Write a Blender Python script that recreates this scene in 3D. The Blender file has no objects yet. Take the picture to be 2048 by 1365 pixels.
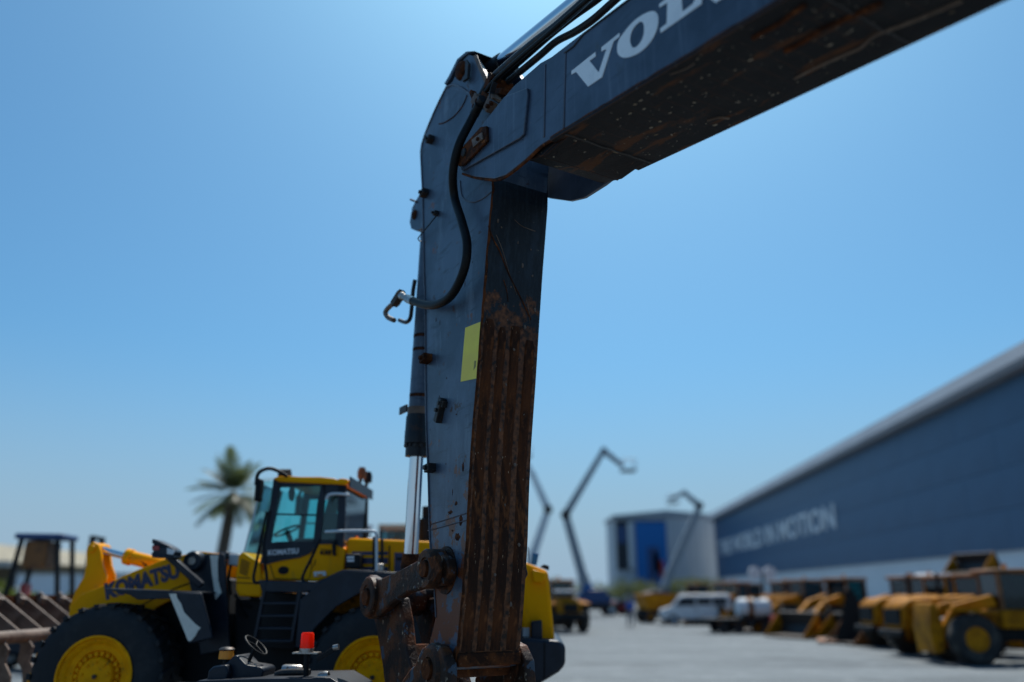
import bpy, bmesh, math, random
from mathutils import Vector, Matrix
random.seed(7)
S = bpy.context.scene
COL = S.collection
R = math.radians
# ------------------------------------------------------------------ camera, sky, sun, exposure
LENS, CAM_H, HORIZON = 28.0, 2.05, 1185.0
FP = LENS / 36 * 2048
PITCH = math.atan((HORIZON - 682.5) / FP)
cam_d = bpy.data.cameras.new('camera'); cam = bpy.data.objects.new('camera', cam_d); COL.objects.link(cam)
cam_d.lens = LENS; cam_d.sensor_width = 36; cam_d.clip_end = 6000; cam_d.clip_start = .1
cam.location = (0, 0, CAM_H); cam.rotation_euler = (R(90) + PITCH, 0, 0)
cam_d.dof.use_dof = True; cam_d.dof.focus_distance = 8.0; cam_d.dof.aperture_fstop = 0.30; cam_d.dof.aperture_blades = 0
S.camera = cam
SUN_EL, SUN_AZ = R(58), R(9)            # azimuth measured from +Y towards +X
world = bpy.data.worlds.new('World'); S.world = world; world.use_nodes = True
wn = world.node_tree.nodes; wl = world.node_tree.links
bg = wn['Background']; sky = wn.new('ShaderNodeTexSky'); sky.sky_type = 'NISHITA'
sky.sun_disc = False; sky.sun_elevation = SUN_EL; sky.sun_rotation = SUN_AZ
sky.altitude = 0; sky.air_density = 1.0; sky.dust_density = 1.8; sky.ozone_density = 5.5
gm = wn.new('ShaderNodeGamma'); gm.inputs[1].default_value = .9; wl.new(sky.outputs[0], gm.inputs[0])      # the photograph's soft, blue-graded sky
tn = wn.new('ShaderNodeMix'); tn.data_type = 'RGBA'; tn.blend_type = 'MULTIPLY'; tn.inputs[0].default_value = 1; tn.inputs[7].default_value = (0.47, 0.86, 1.0, 1)
wl.new(gm.outputs[0], tn.inputs[6])
wc = wn.new('ShaderNodeTexCoord'); wz = wn.new('ShaderNodeSeparateXYZ'); wl.new(wc.outputs['Generated'], wz.inputs[0])              # dusty haze low over the whole horizon
hz_ = wn.new('ShaderNodeMapRange'); hz_.interpolation_type = 'SMOOTHSTEP'; hz_.inputs[1].default_value = .0; hz_.inputs[2].default_value = .30; hz_.inputs[3].default_value = .92; hz_.inputs[4].default_value = 0; wl.new(wz.outputs[2], hz_.inputs[0])
hm = wn.new('ShaderNodeMix'); hm.data_type = 'RGBA'; wl.new(hz_.outputs[0], hm.inputs[0]); wl.new(tn.outputs[2], hm.inputs[6]); hm.inputs[7].default_value = (2.35, 3.30, 4.35, 1)
wl.new(hm.outputs[2], bg.inputs[0]); bg.inputs[1].default_value = 0.102
sun_d = bpy.data.lights.new('sun', 'SUN'); sun_d.energy = 3.4; sun_d.angle = R(.5); sun_d.color = (1, .95, .87)
sun = bpy.data.objects.new('sun', sun_d); COL.objects.link(sun)
sdir = Vector((math.sin(SUN_AZ) * math.cos(SUN_EL), math.cos(SUN_AZ) * math.cos(SUN_EL), math.sin(SUN_EL)))
sun.rotation_euler = sdir.to_track_quat('Z', 'Y').to_euler(); sun.location = (0, 0, 30)
vs = S.view_settings; vs.view_transform = 'Standard'; vs.look = 'None'; vs.gamma = 1; vs.exposure = 0.45; vs.use_curve_mapping = False
S.cycles.max_bounces = 6; S.cycles.diffuse_bounces = 3; S.cycles.glossy_bounces = 3; S.cycles.transparent_max_bounces = 12
S.cycles.caustics_reflective = False; S.cycles.caustics_refractive = False

# ------------------------------------------------------------------ measuring the photograph: a pixel's ray meets a real plane
CAM = Vector((0, 0, CAM_H))
def ray(px, py):
    x = (px - 1024) / FP; y = -(py - 682.5) / FP
    return Vector((x, math.cos(PITCH) - y * math.sin(PITCH), math.sin(PITCH) + y * math.cos(PITCH)))
def ground_at(px, py, z=0.0):
    r = ray(px, py); return CAM + r * ((z - CAM_H) / r.z)
def at(px, py, Y):
    r = ray(px, py); return CAM + r * (Y / r.y)
class Frame:
    """a thing's own axes: origin on the ground, x along the thing, y away from the viewer, z up"""
    def __init__(s, o, rz, k=1.0):            # k: size of the thing (its own unit in metres)
        s.k = k; s.o = Vector(o); s.rz = rz; s.u = Vector((math.cos(rz), math.sin(rz), 0)); s.n = Vector((-math.sin(rz), math.cos(rz), 0))
    def p(s, px, py, y):
        r = ray(px, py); t = (s.o + s.n * y * s.k - CAM).dot(s.n) / r.dot(s.n); d = CAM + r * t - s.o
        return (d.dot(s.u) / s.k, d.z / s.k)
    def pts(s, L, y): return [s.p(a, b, y) for a, b in L]
    def v(s, px, py, y): x, z = s.p(px, py, y); return Vector((x, y, z))

# ------------------------------------------------------------------ mesh collecting
class MB:
    def __init__(s): s.v = []; s.f = []
    def add(s, V, Fc):
        b = len(s.v); s.v += [Vector(q) for q in V]; s.f += [tuple(b + i for i in f) for f in Fc]; return s
    def hexa(s, P): return s.add(P, [(0, 3, 2, 1), (4, 5, 6, 7), (0, 1, 5, 4), (1, 2, 6, 5), (2, 3, 7, 6), (3, 0, 4, 7)])
    def box(s, x0, x1, y0, y1, z0, z1):
        return s.hexa([(x0, y0, z0), (x1, y0, z0), (x1, y1, z0), (x0, y1, z0), (x0, y0, z1), (x1, y0, z1), (x1, y1, z1), (x0, y1, z1)])
    def prism(s, P, a, b, ax='y'):
        A = sum(P[i][0] * P[(i + 1) % len(P)][1] - P[(i + 1) % len(P)][0] * P[i][1] for i in range(len(P)))
        if A < 0: P = P[::-1]
        if ax == 'y': A0 = [(p, a, q) for p, q in P]; B0 = [(p, b, q) for p, q in P]
        elif ax == 'x': A0 = [(b, p, q) for p, q in P]; B0 = [(a, p, q) for p, q in P]
        else: A0 = [(p, q, b) for p, q in P]; B0 = [(p, q, a) for p, q in P]
        n = len(P); F_ = [tuple(range(n)), tuple(range(2 * n - 1, n - 1, -1))]
        F_ += [((i + 1) % n, i, n + i, n + (i + 1) % n) for i in range(n)]
        return s.add(A0 + B0, F_)
    def bar(s, p, q, w, h, up=(0, 0, 1)):
        p = Vector(p); q = Vector(q); d = (q - p).normalized(); up = Vector(up)
        if abs(d.dot(up)) > .98: up = Vector((1, 0, 0))
        a = d.cross(up).normalized() * w / 2; b = a.cross(d).normalized() * h / 2
        return s.hexa([p - a - b, p + a - b, q + a - b, q - a - b, p - a + b, p + a + b, q + a + b, q - a + b])
    def cyl(s, p, q, r, r2=None, n=20):
        r2 = r if r2 is None else r2
        return s.lathe([(0, 0), (r, 0), (r2, 1), (0, 1)], p, q, n)
    def lathe(s, prof, p, q, n=24):
        """prof: (radius, fraction of the way p->q)"""
        p = Vector(p); q = Vector(q); d = q - p; w = d.normalized()
        a = w.orthogonal().normalized(); b = w.cross(a); base = len(s.v); rings = []
        for r, t in prof:
            c = p + d * t
            if r < 1e-6: s.v.append(c); rings.append([len(s.v) - 1])
            else:
                ring = []
                for i in range(n):
                    g = 2 * math.pi * i / n; s.v.append(c + (a * math.cos(g) + b * math.sin(g)) * r); ring.append(len(s.v) - 1)
                rings.append(ring)
        for A, B in zip(rings, rings[1:]):
            for i in range(n):
                j = (i + 1) % n
                if len(A) == 1 and len(B) == 1: continue
                if len(A) == 1: s.f.append((A[0], B[j], B[i]))
                elif len(B) == 1: s.f.append((A[i], A[j], B[0]))
                else: s.f.append((A[i], A[j], B[j], B[i]))
        return s
    def tube(s, P, r, n=10, sub=6, smooth=True, radii=None):
        P = [Vector(p) for p in P]
        if smooth and len(P) > 2:
            Q = []; rr = []
            for i in range(len(P) - 1):
                p0 = P[max(i - 1, 0)]; p1 = P[i]; p2 = P[i + 1]; p3 = P[min(i + 2, len(P) - 1)]
                for k in range(sub):
                    t = k / sub
                    Q.append(.5 * ((2 * p1) + (p2 - p0) * t + (2 * p0 - 5 * p1 + 4 * p2 - p3) * t * t + (3 * p1 - p0 - 3 * p2 + p3) * t ** 3))
            Q.append(P[-1]); P = Q
        m = len(P); base = len(s.v); up = None
        for i in range(m):
            d = (P[min(i + 1, m - 1)] - P[max(i - 1, 0)]).normalized()
            if up is None: up = d.orthogonal().normalized()
            up = (up - d * up.dot(d)).normalized(); b = d.cross(up)
            rad = r if radii is None else radii[0] + (radii[1] - radii[0]) * i / (m - 1)
            for k in range(n):
                g = 2 * math.pi * k / n; s.v.append(P[i] + (up * math.cos(g) + b * math.sin(g)) * rad)
        for i in range(m - 1):
            for k in range(n):
                j = (k + 1) % n; s.f.append((base + i * n + k, base + i * n + j, base + (i + 1) * n + j, base + (i + 1) * n + k))
        s.f.append(tuple(base + k for k in range(n))[::-1]); s.f.append(tuple(base + (m - 1) * n + k for k in range(n)))
        return s
    def torus(s, c, axis, Rr, r, n=28, k=8):
        axis = Vector(axis).normalized(); a = axis.orthogonal().normalized(); b = axis.cross(a); c = Vector(c); base = len(s.v)
        for i in range(n):
            g = 2 * math.pi * i / n; d = a * math.cos(g) + b * math.sin(g)
            for j in range(k):
                h = 2 * math.pi * j / k; s.v.append(c + d * (Rr + r * math.cos(h)) + axis * r * math.sin(h))
        for i in range(n):
            for j in range(k):
                i2 = (i + 1) % n; j2 = (j + 1) % k
                s.f.append((base + i * k + j, base + i2 * k + j, base + i2 * k + j2, base + i * k + j2))
        return s
    def jitter(s, amp, seed=0):
        rn = random.Random(seed)
        for q in s.v: q += Vector((rn.uniform(-amp, amp), rn.uniform(-amp, amp), rn.uniform(-amp, amp)))
        return s

LOC = {}
def obj(name, mb, mat, parent=None, bevel=0, smooth=None, seg=2, fix=False):
    """one mesh object; coordinates of mb are in the thing's own frame"""
    if not mb.v: return None
    lo = Vector([min(q[i] for q in mb.v) for i in range(3)]); hi = Vector([max(q[i] for q in mb.v) for i in range(3)])
    c = (lo + hi) / 2
    if parent is None: c.z = lo.z
    me = bpy.data.meshes.new(name); me.from_pydata([q - c for q in mb.v], [], mb.f)
    if fix:
        bm = bmesh.new(); bm.from_mesh(me); bmesh.ops.recalc_face_normals(bm, faces=bm.faces); bm.to_mesh(me); bm.free()
    me.materials.append(MAT[mat] if isinstance(mat, str) else mat)
    o = bpy.data.objects.new(name, me); COL.objects.link(o)
    LOC[o.name] = c
    if parent is not None:
        o.parent = parent; o.location = c - LOC.get(parent.name, Vector())
    else: o.location = c
    if bevel:
        m = o.modifiers.new('edge', 'BEVEL'); m.width = bevel; m.segments = seg; m.limit_method = 'ANGLE'; m.angle_limit = R(35)
    if smooth is None: smooth = True
    if smooth:
        me.shade_smooth()
        try: me.set_sharp_from_angle(angle=R(38))
        except Exception: pass
    me.update(); return o
def thing(name, label, cat, loc, rz=0, group=None):
    o = bpy.data.objects.new(name, None); COL.objects.link(o); o.empty_display_size = .3
    o.location = loc; o.rotation_euler = (0, 0, rz); LOC[o.name] = Vector(); tag(o, label, cat, group); return o
def tag(o, label=None, cat=None, group=None, kind=None):
    if label: o['label'] = label
    if cat: o['category'] = cat
    if group: o['group'] = group
    if kind: o['kind'] = kind
    return o
def copy_tree(o, parent=None):
    c = o.copy(); COL.objects.link(c); c.parent = parent; LOC[c.name] = LOC.get(o.name, Vector())
    for ch in list(o.children): copy_tree(ch, c)
    return c
def place(root, loc, rz, label, group=None):
    root.location = loc; root.rotation_euler = (0, 0, rz); root['label'] = label
    if group: root['group'] = group
    return root
def text_mb(txt, size, thick=.01, bold=0.0, shear=0.0, spacing=1.0):
    """flat letters lying in x (along) / z (up), centred at the baseline's left end"""
    cu = bpy.data.curves.new('t', 'FONT'); cu.body = txt; cu.size = size; cu.offset = bold; cu.shear = shear; cu.extrude = thick; cu.space_character = spacing
    cu.resolution_u = 3
    o = bpy.data.objects.new('t', cu); COL.objects.link(o); bpy.context.view_layer.update()
    me = o.to_mesh(); mb = MB()
    mb.add([(v.co.x, -v.co.z, v.co.y) for v in me.vertices], [tuple(p.vertices) for p in me.polygons])
    o.to_mesh_clear(); bpy.data.objects.remove(o); bpy.data.curves.remove(cu); return mb
def fit_text(mb, fr, p0, p1, y, height=None):
    """run letters from pixel p0 to pixel p1 (baseline ends) on the plane y of a frame"""
    a = fr.v(*p0, y); b = fr.v(*p1, y); w = max(q.x for q in mb.v) - min(q.x for q in mb.v); x0 = min(q.x for q in mb.v)
    hh = max(q.z for q in mb.v); d = b - a; sc = d.length / w; e = d.normalized(); up = Vector((-e.z, 0, e.x))
    if up.z < 0: up = -up
    sz = sc if height is None else height / hh
    for i, q in enumerate(mb.v): mb.v[i] = a + e * (q.x - x0) * sc + up * q.z * sz + Vector((0, q.y, 0))
    return mb

# ------------------------------------------------------------------ materials
MAT = {}
def mat(name, col, rough=.5, metal=0, noise=None, bump=0, spec=.5, coat=0):
    """noise: list of (scale, colour, low, high, detail) patches laid over the base colour"""
    m = bpy.data.materials.new(name); m.use_nodes = True; nt = m.node_tree; N = nt.nodes; L = nt.links
    b = N['Principled BSDF']; b.inputs['Roughness'].default_value = rough; b.inputs['Metallic'].default_value = metal
    b.inputs['Specular IOR Level'].default_value = spec; b.inputs['Coat Weight'].default_value = coat
    b.inputs['Base Color'].default_value = (*col, 1)
    tc = N.new('ShaderNodeTexCoord'); cur = None; last = None
    for k, (sc, c2, lo, hi, det) in enumerate(noise or []):
        mp = N.new('ShaderNodeMapping'); mp.inputs['Location'].default_value = (k * 3.7, k * 1.3, k * 5.1)
        if isinstance(sc, tuple): mp.inputs['Scale'].default_value = sc; s0 = 1
        else: s0 = sc
        L.new(tc.outputs['Object'], mp.inputs[0])
        n = N.new('ShaderNodeTexNoise'); n.inputs['Scale'].default_value = s0; n.inputs['Detail'].default_value = det; n.inputs['Roughness'].default_value = .62
        L.new(mp.outputs[0], n.inputs['Vector'])
        r = N.new('ShaderNodeMapRange'); r.inputs[1].default_value = lo; r.inputs[2].default_value = hi; L.new(n.outputs[0], r.inputs[0])
        mx = N.new('ShaderNodeMix'); mx.data_type = 'RGBA'; L.new(r.outputs[0], mx.inputs[0])
        if cur is None: mx.inputs[6].default_value = (*col, 1)
        else: L.new(cur, mx.inputs[6])
        mx.inputs[7].default_value = (*c2, 1); cur = mx.outputs[2]; last = n
    if cur is not None: L.new(cur, b.inputs['Base Color'])
    if bump:
        n2 = N.new('ShaderNodeTexNoise'); n2.inputs['Scale'].default_value = 60 if bump < .5 else 30; n2.inputs['Detail'].default_value = 6
        L.new(tc.outputs['Object'], n2.inputs['Vector'])
        bp = N.new('ShaderNodeBump'); bp.inputs['Strength'].default_value = bump; bp.inputs['Distance'].default_value = .01
        L.new(n2.outputs[0], bp.inputs['Height']); L.new(bp.outputs[0], b.inputs['Normal'])
    MAT[name] = m; return m
def add_edge_wear(m, col, radius=.012, lo=.02, hi=.25, nscale=14):
    """chipped paint along real edges: the bevel node finds them"""
    nt = m.node_tree; N = nt.nodes; L = nt.links; b = N['Principled BSDF']
    bv = N.new('ShaderNodeBevel'); bv.samples = 4; bv.inputs[0].default_value = radius
    ge = N.new('ShaderNodeNewGeometry'); dp = N.new('ShaderNodeVectorMath'); dp.operation = 'DOT_PRODUCT'
    L.new(bv.outputs[0], dp.inputs[0]); L.new(ge.outputs['Normal'], dp.inputs[1])
    iv = N.new('ShaderNodeMath'); iv.operation = 'SUBTRACT'; iv.inputs[0].default_value = 1; L.new(dp.outputs['Value'], iv.inputs[1])
    tc = N.new('ShaderNodeTexCoord'); n = N.new('ShaderNodeTexNoise'); n.inputs['Scale'].default_value = nscale; n.inputs['Detail'].default_value = 6
    L.new(tc.outputs['Object'], n.inputs['Vector'])
    mu = N.new('ShaderNodeMath'); mu.operation = 'MULTIPLY'; L.new(iv.outputs[0], mu.inputs[0]); L.new(n.outputs[0], mu.inputs[1])
    r = N.new('ShaderNodeMapRange'); r.inputs[1].default_value = lo; r.inputs[2].default_value = hi; L.new(mu.outputs[0], r.inputs[0])
    mx = N.new('ShaderNodeMix'); mx.data_type = 'RGBA'; L.new(r.outputs[0], mx.inputs[0])
    src = b.inputs['Base Color']
    if src.is_linked: L.new(src.links[0].from_socket, mx.inputs[6])
    else: mx.inputs[6].default_value = src.default_value
    mx.inputs[7].default_value = (*col, 1); L.new(mx.outputs[2], src)

RUST = (.060, .024, .012); RUST_L = (.15, .065, .03)
mat('boom_paint', (.062, .088, .136), .36, 0, [(1.4, (.030, .045, .074), .40, .58, 8), ((14, 14, .8), (.092, .122, .172), .54, .70, 5), ((2.5, 2.5, 26), (.030, .042, .066), .58, .70, 7), (3.2, (.050, .060, .075), .60, .66, 9), (30, (.15, .13, .11), .71, .74, 4)], .08)
add_edge_wear(MAT['boom_paint'], (.10, .040, .020), .020, .025, .16)
mat('arm_paint', (.074, .108, .160), .40, 0, [(1.5, (.034, .053, .084), .40, .58, 8), ((5, 5, 1.4), (.112, .150, .20), .54, .68, 8), ((3, 3, 14), (.030, .044, .068), .56, .66, 8), ((46, 46, 5), (.14, .17, .20), .64, .70, 6), (5.0, (.055, .018, .008), .655, .668, 10), (42, (.045, .03, .025), .69, .72, 4)], .12)
add_edge_wear(MAT['arm_paint'], (.10, .036, .015), .024, .025, .14)
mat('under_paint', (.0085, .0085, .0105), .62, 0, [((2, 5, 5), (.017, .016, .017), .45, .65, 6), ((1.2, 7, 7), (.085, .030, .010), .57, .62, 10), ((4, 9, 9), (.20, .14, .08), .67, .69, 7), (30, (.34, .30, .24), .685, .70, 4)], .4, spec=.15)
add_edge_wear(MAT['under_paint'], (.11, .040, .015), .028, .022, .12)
mat('rust', (.125, .036, .011), .8, .0, [(6, (.034, .013, .007), .42, .58, 7), (18, (.24, .080, .024), .57, .69, 6), (60, (.36, .23, .15), .70, .75, 4)], .9, spec=.12)
mat('rust_strip', (.105, .031, .010), .75, .0, [((9, 9, 2.2), (.032, .0125, .007), .42, .60, 10), ((15, 15, 5), (.20, .064, .020), .54, .68, 10), ((38, 38, 12), (.42, .27, .17), .66, .69, 7)], 1.0, spec=.15)
mat('rust_worn', (.12, .038, .012), .55, .0, [(4.5, (.027, .013, .008), .42, .55, 8), (7, (.066, .082, .105), .60, .62, 9), (15, (.44, .32, .22), .63, .69, 8)], .8, spec=.25)
mat('rim_yellow', (1.0, .40, .0), .5, 0, [(5, (.80, .30, .0), .42, .62, 5), (9, (.20, .10, .02), .60, .70, 7), (34, (.10, .06, .02), .66, .72, 4)], .08, spec=.1)
mat('chip_pale', (.42, .36, .28), .8, 0, [(40, (.25, .17, .10), .45, .6, 4)], spec=.1)
mat('lift_grey', (.27, .30, .33), .5, 0, [(2, (.22, .25, .28), .45, .65, 4)])
mat('dark_steel', (.03, .028, .028), .5, .5, [(20, (.08, .045, .03), .55, .66, 5)], .5)
mat('chrome', (.72, .73, .75), .07, 1)
mat('hose_rubber', (.0045, .0045, .005), .5, 0, [(30, (.009, .009, .009), .5, .7, 3)], .15, spec=.2)
mat('pipe_paint', (.014, .016, .020), .45, 0, [((6, 6, 6), (.060, .028, .014), .56, .66, 7)], .2, spec=.3)
mat('bare_steel', (.38, .36, .34), .35, .9, [(30, (.16, .10, .07), .55, .65, 4)], .2)
mat('letter_white', (.90, .92, .93), .5, 0, [(8, (.80, .83, .85), .5, .7, 5), (60, (.12, .12, .13), .745, .765, 2)])
mat('sticker_yellow', (1.0, .80, .12), .5, 0, [(3, (.94, .72, .13), .4, .6, 3)], spec=.15)
mat('sticker_print', (.25, .22, .08), .6)
mat('yellow', (1.0, .40, .0), .36, 0, [(2.5, (.97, .36, .0), .42, .64, 4), ((6, 6, 2), (.74, .30, .03), .58, .72, 7), (14, (.55, .26, .04), .67, .75, 7), (40, (.42, .21, .02), .71, .75, 3)], .03, spec=.08)
mat('yellow_old', (.48, .19, .004), .6, 0, [(1.6, (.27, .10, .003), .42, .62, 5), (7, (.14, .06, .01), .58, .68, 6)], .06, spec=.12)
mat('chassis', (.005, .010, .020), .42, 0, [(3, (.010, .018, .032), .45, .65, 5), (25, (.06, .06, .06), .69, .76, 4)], .05, spec=.35)
add_edge_wear(MAT['yellow'], (.30, .16, .05), .010, .04, .22, 20); add_edge_wear(MAT['chassis'], (.07, .075, .08), .012, .04, .22, 20)
mat('black_matte', (.006, .007, .009), .6, spec=.25)
mat('decal_navy', (.012, .018, .075), .4)
mat('decal_white', (.75, .76, .78), .5)
mat('tyre', (.010, .012, .015), .78, 0, [(4, (.026, .027, .028), .5, .7, 5), (22, (.05, .046, .04), .68, .78, 4)], .25)
mat('tyre_dusty', (.018, .018, .018), .85, 0, [(3, (.07, .065, .055), .45, .7, 5)], .25)
mat('tape', (.86, .80, .70), .8, 0, [((4, 4, 4), (.74, .69, .60), .4, .65, 5)], .15)
mat('lamp_lens', (.55, .57, .6), .12, .2)
mat('red_lens', (.35, .02, .02), .2)
mat('orange_lens', (.85, .30, .02), .25)
mat('interior', (.02, .024, .03), .7)
mat('white_paint', (.72, .73, .74), .4, 0, [(2, (.62, .63, .64), .45, .65, 4)])
mat('grey_paint', (.62, .66, .69), .5, 0, [(2, (.54, .58, .61), .45, .65, 4)])
mat('blue_paint', (.02, .15, .42), .5, spec=.2)
mat('navy_paint', (.02, .06, .17), .45)
mat('red_paint', (.42, .04, .03), .45)
mat('orange_paint', (.75, .18, .03), .4)
mat('brown_paint', (.22, .08, .015), .6, 0, [(3, (.12, .045, .01), .45, .62, 4)])
mat('cyan_panel', (.05, .38, .55), .4)
mat('wood', (.34, .16, .08), .7, 0, [((2, 20, 20), (.22, .10, .05), .4, .65, 4)], .2)
mat('dusty_steel', (.19, .13, .095), .65, .0, [(4, (.10, .06, .04), .42, .60, 7), (20, (.30, .23, .17), .6, .72, 5)], .4)
mat('concrete', (.42, .41, .38), .85, 0, [(1, (.35, .34, .31), .42, .62, 5)])
mat('tan_wall', (.48, .42, .30), .85, 0, [(.6, (.40, .35, .26), .4, .62, 5)])
mat('white_wall', (.74, .76, .78), .7, 0, [(.12, (.66, .68, .70), .4, .65, 4)])
mat('roof_grey', (.26, .29, .33), .5, 0, [(.2, (.22, .245, .28), .4, .65, 4)])
mat('grey_wall', (.46, .49, .52), .7, 0, [(.12, (.40, .43, .46), .4, .65, 4)])
mat('trunk', (.13, .095, .065), .9, 0, [(6, (.07, .05, .035), .42, .62, 5)], .6)
def leaf_mat(name, c1, c2):
    m = mat(name, c1, .55, 0, [(3, c2, .38, .62, 3)])
    b = m.node_tree.nodes['Principled BSDF']; b.inputs['Transmission Weight'].default_value = 0
    nt = m.node_tree; t = nt.nodes.new('ShaderNodeBsdfTranslucent'); mx = nt.nodes.new('ShaderNodeMixShader'); mx.inputs[0].default_value = .35
    t.inputs[0].default_value = (c1[0] * 1.6, c1[1] * 1.5, c1[2], 1)
    nt.links.new(b.outputs[0], mx.inputs[1]); nt.links.new(t.outputs[0], mx.inputs[2]); nt.links.new(mx.outputs[0], nt.nodes['Material Output'].inputs[0])
leaf_mat('leaf_green', (.10, .13, .02), (.05, .08, .015))
leaf_mat('leaf_palm', (.075, .10, .04), (.045, .06, .026))
def glass(name, tint, keep=.75):
    m = bpy.data.materials.new(name); m.use_nodes = True; nt = m.node_tree; N = nt.nodes; L = nt.links; N.remove(N['Principled BSDF'])
    t = N.new('ShaderNodeBsdfTransparent'); t.inputs[0].default_value = (*tint, 1)
    g = N.new('ShaderNodeBsdfGlossy'); g.inputs['Roughness'].default_value = .03; g.inputs[0].default_value = (.9, .95, 1, 1)
    fr = N.new('ShaderNodeFresnel'); fr.inputs[0].default_value = 1.5; mx = N.new('ShaderNodeMixShader')
    L.new(fr.outputs[0], mx.inputs[0]); L.new(t.outputs[0], mx.inputs[1]); L.new(g.outputs[0], mx.inputs[2]); L.new(mx.outputs[0], N['Material Output'].inputs[0]); MAT[name] = m
glass('glass_teal', (.50, .83, .84)); glass('glass_dark', (.25, .42, .45))
def beacon(name, c):
    m = mat(name, c, .25); b = m.node_tree.nodes['Principled BSDF']; nt = m.node_tree
    t = nt.nodes.new('ShaderNodeBsdfTranslucent'); t.inputs[0].default_value = (*c, 1); mx = nt.nodes.new('ShaderNodeMixShader'); mx.inputs[0].default_value = .6
    nt.links.new(b.outputs[0], mx.inputs[1]); nt.links.new(t.outputs[0], mx.inputs[2]); nt.links.new(mx.outputs[0], nt.nodes['Material Output'].inputs[0])
beacon('beacon_red', (1.0, .07, .01)); beacon('bowl_yellow', (.85, .50, .10))
def arm_side_rust():
    m = MAT['arm_paint'].copy(); m.name = 'arm_side'; MAT['arm_side'] = m; nt = m.node_tree; N = nt.nodes; L = nt.links; b = N['Principled BSDF']
    tc = N.new('ShaderNodeTexCoord'); sp = N.new('ShaderNodeSeparateXYZ'); L.new(tc.outputs['Object'], sp.inputs[0])
    n = N.new('ShaderNodeTexNoise'); n.inputs['Scale'].default_value = 3.6; n.inputs['Detail'].default_value = 10; n.inputs['Roughness'].default_value = .66; L.new(tc.outputs['Object'], n.inputs['Vector'])
    g = N.new('ShaderNodeMapRange'); g.inputs[1].default_value = -.75; g.inputs[2].default_value = -2.3; g.inputs[3].default_value = 0; g.inputs[4].default_value = .17; L.new(sp.outputs[2], g.inputs[0])
    a = N.new('ShaderNodeMath'); L.new(n.outputs[0], a.inputs[0]); L.new(g.outputs[0], a.inputs[1])
    r = N.new('ShaderNodeMapRange'); r.inputs[1].default_value = .63; r.inputs[2].default_value = .65; L.new(a.outputs[0], r.inputs[0])
    mx = N.new('ShaderNodeMix'); mx.data_type = 'RGBA'; L.new(r.outputs[0], mx.inputs[0]); L.new(b.inputs['Base Color'].links[0].from_socket, mx.inputs[6]); mx.inputs[7].default_value = (.155, .042, .013, 1)
    L.new(mx.outputs[2], b.inputs['Base Color'])
arm_side_rust()
# arm front face: paint at the top, scraped to rust further down, with its own ragged border
def front_mat():
    m = mat('arm_front', (.0085, .013, .019), .5, 0, [((40, 40, 1.2), (.017, .025, .034), .48, .62, 6), ((6, 6, 2), (.020, .031, .046), .52, .68, 6), (13, (.17, .14, .11), .70, .72, 5), (45, (.12, .10, .08), .72, .74, 3)], .5, spec=.3)
    nt = m.node_tree; N = nt.nodes; L = nt.links; b = N['Principled BSDF']
    tc = N.new('ShaderNodeTexCoord'); sp = N.new('ShaderNodeSeparateXYZ'); L.new(tc.outputs['Object'], sp.inputs[0])
    n = N.new('ShaderNodeTexNoise'); n.inputs['Scale'].default_value = 4.5; n.inputs['Detail'].default_value = 9; n.inputs['Roughness'].default_value = .65
    L.new(tc.outputs['Object'], n.inputs['Vector'])
    g = N.new('ShaderNodeMapRange'); g.inputs[1].default_value = 1.35; g.inputs[2].default_value = -.1; g.inputs[3].default_value = -.26; g.inputs[4].default_value = .30
    L.new(sp.outputs[2], g.inputs[0])
    ad = N.new('ShaderNodeMath'); L.new(n.outputs[0], ad.inputs[0]); L.new(g.outputs[0], ad.inputs[1])
    r = N.new('ShaderNodeMapRange'); r.inputs[1].default_value = .50; r.inputs[2].default_value = .54; L.new(ad.outputs[0], r.inputs[0])
    n2 = N.new('ShaderNodeTexNoise'); n2.inputs['Scale'].default_value = 22; n2.inputs['Detail'].default_value = 7; L.new(tc.outputs['Object'], n2.inputs['Vector'])
    cr = N.new('ShaderNodeValToRGB'); cr.color_ramp.elements[0].position = .35; cr.color_ramp.elements[0].color = (.020, .009, .0055, 1)
    cr.color_ramp.elements[1].position = .72; cr.color_ramp.elements[1].color = (.24, .078, .026, 1); L.new(n2.outputs[0], cr.inputs[0])
    mx = N.new('ShaderNodeMix'); mx.data_type = 'RGBA'; L.new(r.outputs[0], mx.inputs[0]); L.new(b.inputs['Base Color'].links[0].from_socket, mx.inputs[6])
    L.new(cr.outputs[0], mx.inputs[7]); L.new(mx.outputs[2], b.inputs['Base Color'])
front_mat()
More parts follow.
